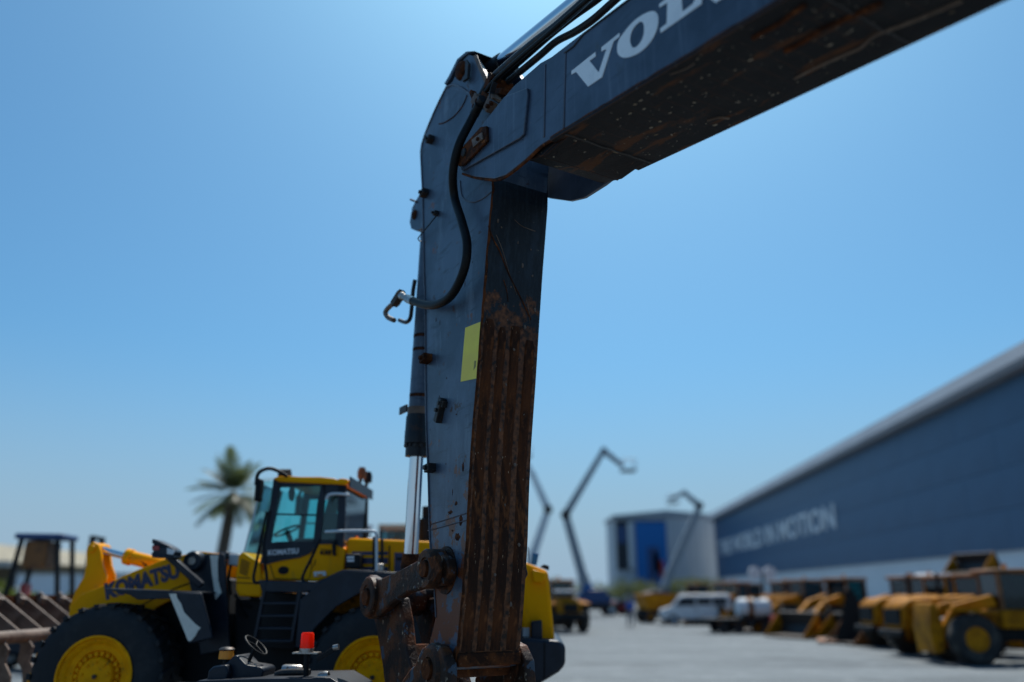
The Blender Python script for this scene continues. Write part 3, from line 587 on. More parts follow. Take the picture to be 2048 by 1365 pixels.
# --- arm cylinder above the boom
r0 = EX.v(992, 138, 0); r1 = EX.v(1144, 17, 0); dr = (r1 - r0).normalized()
ac = obj('arm_cylinder', MB().lathe([(0, 0), (.165, 0), (.165, 1), (0, 1)], r1 + dr * 1.1, r1 + dr * 3.2, 30), 'boom_paint', ex)
obj('rod', MB().cyl(r0 + dr * .05, r1 + dr * 1.15, .088, n=40), 'chrome', ac)
ec = EX.v(924, 142, -HA); obj('rod_eye', MB().lathe([(.05, 0), (.16, 0), (.16, 1), (.05, 1)], (ec.x, -.12, ec.z), (ec.x, .12, ec.z), 26), 'pipe_paint', ac)
ee = Vector((ec.x, 0, ec.z)); obj('rod_neck', MB().lathe([(0, 0), (.14, 0), (.125, .5), (.10, 1), (0, 1)], ee, r0 + dr * .16, 24), 'pipe_paint', ac)
# --- hoses and pipes
def hose(name, P, r, mt, ys=None, parent=ex, n=12):
    ys = ys or [-.2] * len(P); return obj(name, MB().tube([EX.v(a, b, y) for (a, b), y in zip(P, ys)], r, n, 7), mt, parent)
H1 = [(962, 196), (978, 166), (1005, 139), (1064, 89), (1108, 56), (1150, 20), (1180, -8), (1230, -55)]
hose('hydraulic_pipe', H1, .037, 'pipe_paint', [-.26] * 8)
hose('hydraulic_pipe', [(1016, 164), (1078, 113), (1112, 84), (1150, 64), (1188, 38), (1240, -8), (1290, -50)], .030, 'pipe_paint', [-.16] * 7)
hose('hydraulic_pipe', [(1000, 156), (1060, 92), (1130, 32), (1170, -2), (1220, -45)], .024, 'pipe_paint', [-.02] * 5)
hose('hydraulic_pipe', [(992, 176), (1012, 150), (1050, 116), (1100, 72), (1145, 36), (1190, 4), (1230, -28)], .026, 'hose_rubber', [-.10] * 7)
hose('hydraulic_pipe', [(970, 186), (990, 160), (1030, 124), (1085, 78), (1140, 30), (1185, -8)], .020, 'hose_rubber', [-.30] * 6)
big = hose('hydraulic_hose', [(958, 210), (945, 236), (918, 290), (906, 345), (909, 395), (924, 445), (934, 490), (928, 540), (905, 588), (878, 608), (850, 610), (820, 600)], .040, 'hose_rubber', [-HA - .11] * 2 + [-HA - .2] * 2 + [-HA - .12] * 4 + [-HA - .10] * 4, n=16)
hose('hose_cuff', [(966, 198), (956, 214), (948, 230)], .046, 'pipe_paint', [-HA - .09] * 3, parent=big)
a = EX.v(826, 603, -HA - .10); b = EX.v(803, 592, -HA - .10)
obj('hose_fitting', MB().lathe([(0, 0), (.044, 0), (.044, .45), (.034, .5), (.034, .8), (.04, .82), (.04, 1), (0, 1)], a, b, 16), 'bare_steel', big)
a = EX.v(803, 592, -HA - .10); b = EX.v(790, 604, -HA - .10); obj('hose_nut', MB().cyl(a + Vector((.0, 0, .03)), b + Vector((0, 0, -.02)), .052, n=6), 'dark_steel', big)
hose('broken_elbow', [(795, 603), (780, 613), (771, 625), (776, 635), (788, 641)], .026, 'dusty_steel', [-HA - .10] * 5, parent=big)
hose('pipe_stub', [(799, 641), (812, 645), (820, 638), (823, 622), (826, 585), (830, 560)], .022, 'pipe_paint', [-.14] * 6, parent=cyl)
# pipe clamp cluster
def block(name, px, py, y, sx, sy, sz, rot, mt, parent=boom, bev=.008):
    c = EX.v(px, py, y); P = [(-sx, -sz), (sx, -sz), (sx, sz), (-sx, sz)]; ca, sa = math.cos(rot), math.sin(rot)
    return obj(name, MB().prism([(c.x + a * ca - b * sa, c.z + a * sa + b * ca) for a, b in P], y - sy, y + sy), mt, parent, bevel=bev)
for a in ((957, 203, -.33, .05, .05, .055, .6), (985, 208, -.33, .075, .05, .05, .6), (972, 200, -.30, .05, .03, .09, .7), (988, 158, -.27, .032, .05, .04, .5), (997, 172, -.20, .10, .10, .045, -.5), (1004, 186, -.26, .08, .05, .028, -.5), (948, 192, -.33, .02, .03, .07, .5)):
    block('pipe_clamp', *a, 'dusty_steel' if a[0] in (957, 985) else 'rust')
for p in ((957, 203), (985, 208), (978, 214), (951, 214)):
    c = EX.v(*p, -.38); obj('clamp_bolt', MB().cyl(c, c - Vector((0, .03, 0)), .02, n=6), 'rust', boom)
m = MB(); P = [EX.v(a, b, -.36) for a, b in ((990, 165), (984, 185), (984, 200), (998, 208), (1006, 215), (1003, 227), (997, 232))]
for p, q in zip(P, P[1:]): m.bar(p, q, .05, .012, up=(0, 0, 1) if abs((q - p).normalized().z) < .9 else (1, 0, 0))
obj('hose_strap', m, 'pipe_paint', boom, bevel=.003)
# ------------------------------------------------------------------ WHEEL LOADER beside the excavator
_f = Vector((-5.78, 11.9, 0)); _r = Vector((-1.94, 11.8, 0)); _rz = math.atan2(_r.y - _f.y, _r.x - _f.x)
_nn = Vector((-math.sin(_rz), math.cos(_rz), 0)); YH = -1.2
LD = Frame((_f + _r) / 2 - _nn * YH, _rz)
ld = thing('wheel_loader', 'yellow wheel loader with KOMATSU lettering on its lift arm behind the excavator arm', 'wheel loader', LD.o, LD.rz)
def P(L, y): return LD.pts(L, y)
def lp(name, px, y0, y1, mt, parent=ld, bevel=.012, ytrace=None, **k):
    return obj(name, MB().prism(P(px, y0 if ytrace is None else ytrace), y0, y1), mt, parent, bevel=bevel, **k)
def rect(x0, y0, x1, y1): return [(x0, y0), (x1, y0), (x1, y1), (x0, y1)]
# wheels
def wheel_parts(parent, cx, cz, yo, yi, rad, tyre_m, rim_m, lugs=26, far=False, lug_h=.03):
    """tyre with tread lugs, dished rim, bolted hub; yo is the outer face, yi the inner one"""
    d = 1 if yi > yo else -1; w = abs(yi - yo); c0 = Vector((cx, yo, cz)); c1 = Vector((cx, yi, cz))
    rr = rad * .54
    m = MB().lathe([(rr, .02), (rr * 1.12, 0), (rad * .78, .0), (rad * .90, .03), (rad * .965, .10), (rad * .97, .5), (rad * .965, .9), (rad * .90, .97), (rad * .7, 1), (rr, .98), (rr, .02)], c0, c1, 48)
    for i in range(lugs):
        for half in (0, 1):
            a0 = 2 * math.pi * (i + .5 * half) / lugs; da = 2 * math.pi / lugs * .33; sk = .10
            Q = []
            for r_ in (rad * .955, rad + lug_h * .3):
                for t, s_ in ((.02 if half == 0 else .98, 0), (.54 if half == 0 else .46, sk)):
                    for e in (-1, 1):
                        a = a0 + e * da * .5 + s_; q = c0.lerp(c1, t); rad_ = r_ * (.985 if t in (.02, .98) else 1); Q.append(Vector((q.x + math.cos(a) * rad_, q.y, q.z + math.sin(a) * rad_)))
            m.hexa([Q[0], Q[1], Q[3], Q[2], Q[4], Q[5], Q[7], Q[6]])
            q0 = c0.lerp(c1, .02 if half == 0 else .98)      # shoulder step of the lug
    ty = obj('tyre', m, tyre_m, parent, fix=True)
    e = -.02 * d
    rim = MB().lathe([(rr * 1.04, .0), (rr * 1.04, -.02), (rr * .98, -.02), (rr * .95, .03), (rr * .86, .05), (rr * .80, .10), (rr * .66, .12), (rr * .63, .17), (rr * .50, .17), (rr * .47, .06), (rr * .44, .04), (0, .04)], c0, c1, 40)
    ro = obj('rim', rim, rim_m, ty, fix=True)
    if lugs > 20:
        b = MB()
        for i in range(22):
            a = 2 * math.pi * i / 22; q = c0.lerp(c1, .155) + Vector((math.cos(a) * rr * .565, 0, math.sin(a) * rr * .565)); b.cyl(q, q - Vector((0, .045 * d, 0)), .028, n=8)
        obj('wheel_nuts', b, rim_m, ty)
        for i in range(9):
            a = 2 * math.pi * i / 9 + .2; q = c0.lerp(c1, .04) + Vector((math.cos(a) * rr * .36, 0, math.sin(a) * rr * .36)); obj('hub_bolt', MB().cyl(q, q - Vector((0, .02 * d, 0)), .022, n=6), rim_m, ty)
        q = c0.lerp(c1, .04); obj('hub_plug', MB().cyl(q, q - Vector((0, .02 * d, 0)), .03, n=12), 'dark_steel', ty)
    return ty
hf = LD.p(187, 1352, -1.38); hr = LD.p(744, 1358, -1.38); WR = .95
for (hx, hz), nm in ((hf, 'front'), (hr, 'rear')):
    hz = WR
    wheel_parts(ld, hx, hz, -1.38, -.66, WR, 'tyre', 'rim_yellow'); wheel_parts(ld, hx, hz, 1.38, .66, WR, 'tyre', 'rim_yellow')
    obj('axle', MB().cyl((hx, -.75, hz), (hx, .75, hz), .24, n=18), 'chassis', ld)
# chassis
lp('rear_frame', [(470, 1200), (1050, 1190), (1060, 1330), (900, 1360), (470, 1360)], -.55, .55, 'black_matte', ytrace=-.55)
lp('front_frame', [(300, 1215), (400, 1150), (452, 1160), (470, 1365), (300, 1380)], -.5, .5, 'black_matte')
# front tower (dark plates) with masking tape
tw = lp('front_tower', [(372, 1140), (378, 1118), (390, 1110), (422, 1108), (447, 1108), (452, 1170), (460, 1300), (400, 1310), (384, 1190)], -.78, -.70, 'chassis')
lp('tower_plate', [(372, 1140), (378, 1118), (390, 1110), (422, 1108), (447, 1108), (452, 1170), (460, 1300), (400, 1310), (384, 1190)], .70, .78, 'chassis', ytrace=-.78)
lp('masking_tape', [(420, 1111), (437, 1111), (435, 1125), (436, 1160), (443, 1186), (431, 1200), (424, 1150)], -.786, -.779, 'tape', tw, bevel=0)
c = LD.v(390, 1123, -.80); obj('pivot_pin', MB().lathe([(.03, 0), (.13, 0), (.15, .3), (.15, 1), (0, 1)], c - Vector((0, .12, 0)), c + Vector((0, .05, 0)), 24), 'chassis', tw)
obj('pin_cap', MB().cyl(c - Vector((0, .13, 0)), c, .055, n=14), 'bare_steel', tw)
for a, b in (((447, 1118), (452, 1180)), ((453, 1122), (458, 1185)), ((462, 1130), (462, 1190)), ((470, 1190), (500, 1215)), ((475, 1200), (492, 1235))):
    obj('brake_hose', MB().tube([LD.v(*a, -.6), LD.v((a[0] + b[0]) / 2 - 5, (a[1] + b[1]) / 2, -.62), LD.v(*b, -.6)], .022, 8, 5), 'hose_rubber', ld)
lp('valve_block', rect(455, 1108, 478, 1132), -.55, -.1, 'grey_paint', bevel=.02); lp('valve_cover', rect(437, 1104, 456, 1120), -.6, -.1, 'chassis', bevel=.02)
# lift arms
la = [(30, 1420), (60, 1346), (100, 1300), (130, 1255), (141, 1212), (160, 1190), (207, 1171), (262, 1145), (330, 1118), (400, 1103), (440, 1108), (440, 1150), (395, 1162), (345, 1180), (300, 1203), (255, 1226), (205, 1260), (150, 1320), (95, 1400), (60, 1430)]
for ya in (-.64, .46):
    arm_l = lp('lift_arm', la, ya, ya + .18, 'yellow', ytrace=-.64, bevel=.015)
    if ya < 0:
        t = fit_text(text_mb('KOMATSU', 1, .002, .06, 0), LD, (212, 1198), (360, 1153), -.646, .225)
        obj('lettering', t, 'decal_navy', arm_l, smooth=False)
        lp('lower_rib', [(262, 1224), (300, 1204), (345, 1181), (395, 1163), (395, 1178), (350, 1196), (312, 1216), (290, 1232)], -.67, -.60, 'yellow', arm_l)
        obj('panel_line', MB().tube([LD.v(x, y, -.642) for x, y in ((256, 1224), (300, 1202), (345, 1179), (396, 1161))], .008, 6, 3), 'black_matte', arm_l)
x0_, z0_ = LD.p(90, 1320, -.5); obj('cross_tube', MB().cyl((x0_, -.5, z0_), (x0_, .5, z0_), .16, n=18), 'yellow', ld)
bk = [(172, 1105), (174, 1092), (185, 1084), (196, 1089), (201, 1105), (204, 1130), (212, 1152), (208, 1174), (200, 1190), (160, 1210), (140, 1235), (138, 1215), (150, 1182), (166, 1155), (172, 1130)]
bell = lp('bell_crank', bk, -.40, -.32, 'yellow', bevel=.015); lp('bell_plate', bk, -.14, -.06, 'yellow', bell, ytrace=-.40, bevel=.015)
c = LD.v(185, 1098, -.40); obj('crank_pin', MB().lathe([(0, 0), (.05, 0), (.09, .2), (.09, 1), (0, 1)], c - Vector((0, .03, 0)), c + Vector((0, .4, 0)), 18), 'yellow', bell)
a, b, d_ = LD.v(188, 1096, -.22), LD.v(252, 1113, -.22), LD.v(345, 1136, -.22)
tc_ = obj('tilt_cylinder', MB().lathe([(0, 0), (.12, 0), (.125, .04), (.125, .12), (.105, .14), (.105, 1), (0, 1)], b, d_, 22), 'yellow', ld)
obj('tilt_rod', MB().cyl(a, b, .055, n=20), 'chrome', tc_)
obj('tilt_hose', MB().tube([LD.v(*q, -.3) for q in ((255, 1118), (275, 1118), (290, 1128), (300, 1142))], .025, 8, 5), 'hose_rubber', tc_)
# front mudguard with its dark arm and masking tape
mg = lp('front_fender', [(335, 1187), (402, 1187), (425, 1276), (377, 1288)], -1.42, -1.36, 'chassis')
lp('fender_side', [(335, 1187), (340, 1186), (381, 1286), (377, 1288)], -1.36, -.85, 'chassis', mg, ytrace=-1.42)
lp('fender_arm', [(206, 1178), (335, 1183), (403, 1185), (403, 1193), (396, 1202), (330, 1198), (275, 1200), (258, 1190)], -1.40, -1.34, 'chassis', mg)
lp('fender_top', [(206, 1177), (335, 1182), (403, 1184), (403, 1187), (335, 1185), (206, 1180)], -1.34, -.85, 'chassis', mg, ytrace=-1.40, bevel=.004)
lp('masking_tape', [(338, 1188), (352, 1188), (354, 1196), (362, 1208), (368, 1225), (390, 1248), (401, 1256), (396, 1262), (391, 1272), (381, 1283), (376, 1282)], -1.426, -1.4205, 'tape', mg, bevel=0)
# work lamp on its post
pa, pb = LD.v(335, 1110, -1.15), LD.v(404, 1172, -1.05)
post = obj('lamp_post', MB().bar(pa, pb, .09, .13, up=(0, 1, 0)), 'chassis', ld, bevel=.015)
lp('lamp_housing', [(306, 1089), (347, 1099), (350, 1104), (347, 1113), (305, 1110)], -1.28, -1.02, 'chassis', post); lp('lamp_lens', [(334, 1096), (347, 1099.5), (349, 1104), (346, 1110), (334, 1108)], -1.29, -1.281, 'lamp_lens', post, bevel=0)
lp('lamp_hood', [(303, 1086), (304, 1078), (312, 1080), (336, 1091), (347, 1098), (306, 1089)], -1.28, -1.02, 'chassis', post); lp('red_lamp', rect(304, 1092, 318, 1101), -1.295, -1.281, 'red_lens', post, bevel=0)
lp('lamp_base', [(302, 1105), (305, 1109), (347, 1112), (347, 1116), (304, 1116)], -1.3, -1.0, 'chassis', post)
# cab
cab = lp('cab', [(520, 1160), (532, 1127), (560, 1121), (598, 1115), (618, 1108), (633, 1088), (676, 1086), (690, 1099), (688, 1141), (632, 1164)], -.84, .84, 'yellow', bevel=.015)
lp('cab_nose', [(471, 1150), (476, 1112), (484, 1103), (518, 1125), (524, 1160), (524, 1195), (476, 1193), (471, 1180)], -.88, .88, 'yellow', cab, bevel=.03)
for k in range(7):
    obj('louver', MB().bar(LD.v(482.5 + k * -.6, 1119 + k * 4.2, -.882), LD.v(500 - k * .9, 1127 + k * 4.2 - .4, -.882), .012, .018, up=(0, 1, 0)), 'black_matte', cab)
obj('panel_line', MB().tube([LD.v(x, y, -.882) for x, y in ((472, 1166), (500, 1167), (523, 1168))], .007, 6, 2), 'black_matte', cab)
lp('nose_edge', [(513, 1137), (519, 1130), (521, 1158), (513, 1157)], -.886, -.8805, 'yellow', cab, bevel=.002)
for L in (((540, 1130), (549, 1158), (618, 1160), (624, 1132)), ((626, 1095), (622, 1130), (629, 1131), (631, 1120)), ((475, 1155), (500, 1157))):
    obj('door_gap', MB().tube([LD.v(x, y, -.843 if x > 520 else -.883) for x, y in L], .007, 6, 1, smooth=False), 'black_matte', cab)
c = LD.v(567, 1141, -.842); m = MB(); m.prism([(c.x + math.cos(i * .314) * .08, c.z + math.sin(i * .314) * .058) for i in range(20)], -.85, -.841); obj('air_vent', m, 'black_matte', cab)
pl = lp('marker_plate', [(627, 1144), (651, 1143), (653, 1152), (628, 1154)], -.853, -.842, 'decal_white', cab, bevel=.004); lp('marker_lamp', [(633, 1148.5), (645, 1148), (645, 1152), (633, 1152)], -.859, -.854, 'orange_lens', pl, bevel=.002)
lp('socket_panel', [(641, 1097), (663, 1099), (661, 1112), (640, 1110)], -.848, -.842, 'yellow_old', cab, bevel=.004)
for x, y in ((643, 1105.5), (653, 1105), (659.5, 1105)): c = LD.v(x, y, -.85); obj('socket', MB().cyl(c, c - Vector((0, .008, 0)), .022, n=12), 'black_matte', cab)
# dark frame with window openings, near and far side
skirt = [(530, 1130), (541, 1086), (556, 1084), (630, 1082), (636, 1086), (620, 1107), (598, 1116), (560, 1122)]
for ya, s_ in ((-.86, 1), (.80, -1)):
    fr_ = []
    for L in ([(547, 958), (562, 958), (559, 975), (541, 1086), (536, 1128), (519, 1128), (530, 1085)],      # front pillar
              [(642, 966), (652, 966), (648, 1010), (640, 1086), (626, 1088), (634, 1010)],                     # middle pillar
              [(677, 966), (692, 968), (690, 1040), (686, 1096), (668, 1088), (675, 1040)],                     # rear pillar
              [(556, 958), (692, 962), (691, 990), (648, 990), (645, 972), (557, 975)],                         # header
              [(553, 1027), (640, 1029), (640, 1032), (552, 1030)], [(636, 1080), (676, 1080), (676, 1088), (633, 1089)], skirt):
        fr_.append(MB().prism(P(L, -.86), ya, ya + .06))
    m = MB()
    for q in fr_: m.add(q.v, q.f)
    fo = obj('cab_frame', m, 'chassis', cab)
    lp('side_window', [(559, 974), (645, 970), (634, 1086), (541, 1090)], ya + .025, ya + .035, 'glass_teal', fo, ytrace=-.86, bevel=0)
    lp('rear_side_window', [(648, 988), (679, 988), (672, 1084), (641, 1084)], ya + .025, ya + .035, 'glass_teal', fo, ytrace=-.86, bevel=0)
    if ya < 0:
        obj('lettering', fit_text(text_mb('KOMATSU', 1, .002, .03), LD, (536, 1111), (597, 1107), -.866, .075), 'decal_white', fo, smooth=False)
# curved front glass and rear wall
xa, za = LD.p(552, 960, -.86); xb, zb = LD.p(527, 1118, -.86); m = MB(); n = 14; Q = []
for i in range(n + 1):
    t = i / n; y = -.80 + 1.6 * t; k = math.sqrt(max(0, 1 - (2 * t - 1) ** 4)) * .5
    Q.append(((xa - k * .75, y, za), (xb - k, y, zb)))
for i in range(n): s0 = len(m.v); m.v += [Vector(q) for q in (Q[i][0], Q[i + 1][0], Q[i + 1][1], Q[i][1])]; m.f.append((s0, s0 + 1, s0 + 2, s0 + 3))
obj('windscreen', m, 'glass_teal', cab)
xr, zr = LD.p(688, 1000, -.86); obj('rear_window', MB().box(xr - .01, xr, -.78, .78, LD.p(688, 1085, -.86)[1], LD.p(688, 975, -.86)[1]), 'glass_teal', cab)
obj('cab_rear_panel', MB().box(xr - .35, xr - .01, -.8, -.45, LD.p(688, 1085, -.86)[1], LD.p(688, 1000, -.86)[1] - .2), 'interior', cab)
rf = lp('roof', [(545, 957), (556, 953), (575, 952), (600, 954), (640, 954), (668, 957), (674, 960), (680, 957), (694, 958), (697, 966), (690, 970), (558, 964)], -.90, .90, 'yellow', cab, bevel=.02)
xq = max(a for a, b in P([(697, 966)], -.90)); obj('roof_end_mask', MB().box(xq + .001, xq + .02, -.86, .90, LD.p(697, 974, -.9)[1], LD.p(697, 953, -.9)[1]), 'chassis', cab)  # dark plate added to hide the roof's sunlit yellow rear face
for y_, m_ in ((.15, 'brown_paint'), (.65, 'black_matte')):
    st0 = Vector((xq - .08, y_, LD.p(690, 957, -.9)[1])); rl = obj('rear_lamp_stay', MB().cyl(st0, st0 + Vector((.05, 0, .16)), .03, n=8), 'dark_steel', cab); obj('rear_roof_lamp', MB().lathe([(0, 0), (.07, 0), (.075, .6), (.05, 1), (0, 1)], st0 + Vector((.05, 0, .14)), st0 + Vector((.05, 0, .32)), 14), m_, cab)
# mirrors and lamps above the windscreen
for s_ in (-1, 1):
    obj('mirror_bracket', MB().tube([(LD.p(575, 953, -.9)[0], s_ * .9, LD.p(575, 953, -.9)[1]), (LD.p(548, 938, -.9)[0], s_ * 1.02, LD.p(548, 940, -.9)[1]), (LD.p(528, 946, -.9)[0], s_ * 1.12, LD.p(530, 950, -.9)[1]), (LD.p(522, 975, -.9)[0], s_ * 1.14, LD.p(522, 975, -.9)[1])], .028, 8, 5), 'black_matte', cab)
    x, z = LD.p(522, 975, -1.0); obj('mirror', MB().box(x - .05, x + .03, s_ * 1.05 - .09, s_ * 1.05 + .11, z - .22, z + .12), 'black_matte', cab, bevel=.03)
    x, z = LD.p(548, 945, -.9); obj('roof_lamp', MB().cyl((x - .02, s_ * .55, z), (x + .14, s_ * .55, z), .10, n=14), 'black_matte', cab)
# cabin inside
xs_, zs_ = LD.p(632, 1085, 0); st = obj('seat', MB().box(xs_ - .30, xs_ + .20, -.26, .26, zs_ - .12, zs_ + .05), 'interior', cab, bevel=.05)
obj('seat_back', MB().hexa([(xs_ + .06, -.25, zs_), (xs_ + .2, -.25, zs_), (xs_ + .2, .25, zs_), (xs_ + .06, .25, zs_), (xs_ + .2, -.2, zs_ + .72), (xs_ + .3, -.2, zs_ + .72), (xs_ + .3, .2, zs_ + .72), (xs_ + .2, .2, zs_ + .72)]), 'interior', st, bevel=.04)
a, b = LD.v(584, 1092, -.1), LD.v(574, 1062, -.1); obj('steering_column', MB().cyl(b, a + Vector((.1, 0, -.2)), .04, n=10), 'interior', cab); obj('steering_wheel', MB().torus(b, (b - a), .2, .018, 24, 6), 'interior', cab)
c = LD.v(583, 988, -.5); obj('cab_mirror', MB().lathe([(0, 0), (.1, .2), (.12, .6), (0, 1)], c - Vector((.04, 0, 0)), c + Vector((.06, 0, 0)), 16), 'black_matte', cab)
lp('dash', [(545, 1090), (600, 1088), (610, 1115), (545, 1120)], -.5, .5, 'interior', cab, bevel=.04)
# platform, rear fender, ladder
lp('platform', [(516, 1161), (632, 1165), (684, 1140), (700, 1139), (765, 1143), (860, 1150), (860, 1158), (760, 1152), (694, 1150), (640, 1180), (600, 1186), (524, 1184)], -1.36, -.70, 'chassis')
rfp = [(640, 1166), (690, 1141), (770, 1145), (880, 1152), (960, 1168), (1010, 1200), (1046, 1262), (1046, 1284), (1020, 1284), (985, 1236), (930, 1200), (860, 1184), (780, 1184), (720, 1186), (672, 1214), (630, 1256), (606, 1296), (590, 1296), (600, 1200)]
lp('rear_fender', rfp, -1.38, -1.32, 'chassis', bevel=.01); lp('fender_skin', [(690, 1141), (770, 1145), (880, 1152), (960, 1168), (1010, 1200), (1046, 1262), (1040, 1266), (1004, 1206), (956, 1176), (880, 1160), (770, 1153), (692, 1149)], -1.32, -.75, 'chassis', bevel=0, ytrace=-1.38)
lp('belly_tank', [(655, 1178), (820, 1178), (820, 1230), (690, 1228), (645, 1222)], -.78, -.6, 'yellow_old', bevel=.02)
lp('tool_box', [(524, 1184), (600, 1188), (590, 1300), (520, 1296)], -.9, -.56, 'black_matte')
lad = obj('ladder', MB().bar(LD.v(533, 1163, -1.33), LD.v(511, 1276, -1.33), .045, .07, up=(0, 1, 0)), 'chassis', ld, bevel=.008)
obj('ladder_rail', MB().bar(LD.v(603, 1170, -1.33), LD.v(584, 1284, -1.33), .045, .07, up=(0, 1, 0)), 'chassis', lad, bevel=.008)
for k, y in enumerate((1207, 1232, 1257, 1282)): obj('rung', MB().box(LD.p(526 - k * 4, y, -1.3)[0], LD.p(596 - k * 4, y, -1.3)[0], -1.36, -1.18, LD.p(560, y + 2.5, -1.3)[1], LD.p(560, y - 2.5, -1.3)[1]), 'chassis', lad, bevel=.008)
def rail(L, y=-1.33, r=.022, mt='black_matte'): return obj('handrail', MB().tube([LD.v(a, b, y) for a, b in L], r, 8, 5), mt, ld)
rail([(534, 1024), (526, 1060), (512, 1130), (507, 1156), (511, 1166), (519, 1165)]); rail([(541, 1022), (528, 1085), (529, 1120), (534, 1165), (526, 1205), (510, 1272)])
rail([(640, 1078), (625, 1112), (606, 1152), (608, 1164), (616, 1166)]); rail([(612, 1168), (601, 1172), (596, 1186), (590, 1230), (584, 1262)])
rail([(650, 1064), (700, 1062), (745, 1063), (752, 1068), (753, 1085), (753, 1145)], r=.02, mt='grey_paint'); rail([(652, 1000), (658, 990), (675, 988), (698, 990)], -1.0, .02, 'grey_paint')
rail([(668, 1083), (668, 1106)], -.9, .03)
lp('grab_lever', [(665, 1106), (671, 1106), (670, 1112), (665, 1112)], -.93, -.87, 'black_matte', bevel=.004)
for x in (748, 764): obj('guard_bar', MB().bar(LD.v(x, 1074 + (x - 748) * .3, -.98), LD.v(x, 1146, -.98), .04, .05, up=(0, 1, 0)), 'black_matte', ld, bevel=.008)
# engine hood and rear
hood = lp('hood', [(690, 1150), (691, 1085), (698, 1076), (862, 1083), (960, 1098), (1050, 1127), (1058, 1135), (1058, 1285), (1000, 1285), (900, 1180)], -.80, .80, 'yellow', bevel=.05)
for L in (rect(704, 1103.5, 776, 1110.5), rect(717, 1116, 776, 1128), rect(717, 1134, 776, 1146)): lp('blue_stripe', L, -.806, -.8005, 'decal_navy', hood, bevel=0)
lp('blue_panel', [(789, 1105), (900, 1112), (900, 1180), (788, 1172)], -.806, -.8005, 'decal_navy', hood, bevel=0); lp('panel_mark', [(802, 1128), (830, 1128), (830, 1160), (801, 1160)], -.812, -.8065, 'yellow', hood, bevel=0)
obj('door_gap', MB().tube([LD.v(779, y, -.803) for y in (1092, 1120, 1160)], .01, 6, 1), 'black_matte', hood)
lp('latch', rect(793, 1115, 806, 1121), -.82, -.806, 'black_matte', hood, bevel=.004)
wb = lp('washer_box', [(690, 1108), (720, 1108), (719, 1138), (689, 1137)], -1.1, -.85, 'black_matte', bevel=.02); lp('white_label', rect(694, 1113, 708, 1124), -1.106, -1.101, 'decal_white', wb, bevel=0)
lp('label_print', rect(695, 1117.5, 707, 1119.5), -1.109, -1.1065, 'decal_navy', wb, bevel=0)
c = LD.v(759, 1142, -1.2); obj('filler_cap', MB().lathe([(0, 0), (.07, 0), (.07, 1), (.05, 1.1), (0, 1.1)], c, c + Vector((0, 0, .09)), 16), 'bare_steel', ld)
for x in (713, 752): c = LD.v(x, 1077, -.5); obj('marker_light', MB().cyl(c, c + Vector((0, 0, .03)), .025, n=10), 'orange_lens', hood)
mf = LD.v(858, 1082, -.2); st_k = obj('exhaust_stack', MB().lathe([(0, 0), (.17, 0), (.17, .62), (.12, .66), (.12, 1), (.09, 1), (0, .96)], mf, mf + Vector((0, 0, .52)), 22), 'black_matte', ld)
obj('exhaust_shield', MB().box(mf.x - .06, mf.x + .5, mf.y - .1, mf.y + .4, mf.z, mf.z + .3), 'black_matte', st_k, bevel=.03)
tail = lp('tail_panel', [(1040, 1122), (1056, 1127), (1096, 1143), (1098, 1160), (1110, 1283), (1040, 1283)], -.95, .95, 'yellow', bevel=.05)
lp('tail_lamp_block', [(1064, 1139), (1092, 1146), (1090, 1158), (1084, 1167), (1067, 1166)], -1.03, -.94, 'yellow', tail, bevel=.02)
lp('tail_lamp', [(1062, 1243), (1084, 1241), (1085, 1279), (1062, 1279)], -1.10, -.94, 'chassis', tail, bevel=.02)
lp('warning_label', rect(1044, 1256, 1059, 1277), -.962, -.951, 'decal_white', tail, bevel=0)
lp('blue_board', [(1062, 1128), (1066, 1106), (1078, 1108), (1073, 1131)], -.5, -.42, 'blue_paint', tail, bevel=.004)
lp('rear_lamp', [(1080, 1134), (1088, 1129), (1098, 1132), (1098, 1141)], -.8, -.6, 'black_matte', tail, bevel=.01)
obj('aerial', MB().cyl(LD.v(1057, 1130, -.5), LD.v(1056, 1094, -.5), .008, n=6), 'black_matte', tail)
lp('counterweight', [(1000, 1276), (1056, 1276), (1120, 1282), (1131, 1292), (1131, 1330), (1118, 1345), (1080, 1368), (1000, 1368)], -1.22, 1.22, 'chassis', bevel=.06, seg=3)
obj('weight_joint', MB().tube([LD.v(1089, y, -1.222) for y in (1284, 1320, 1358)], .012, 6, 1), 'black_matte', ld)
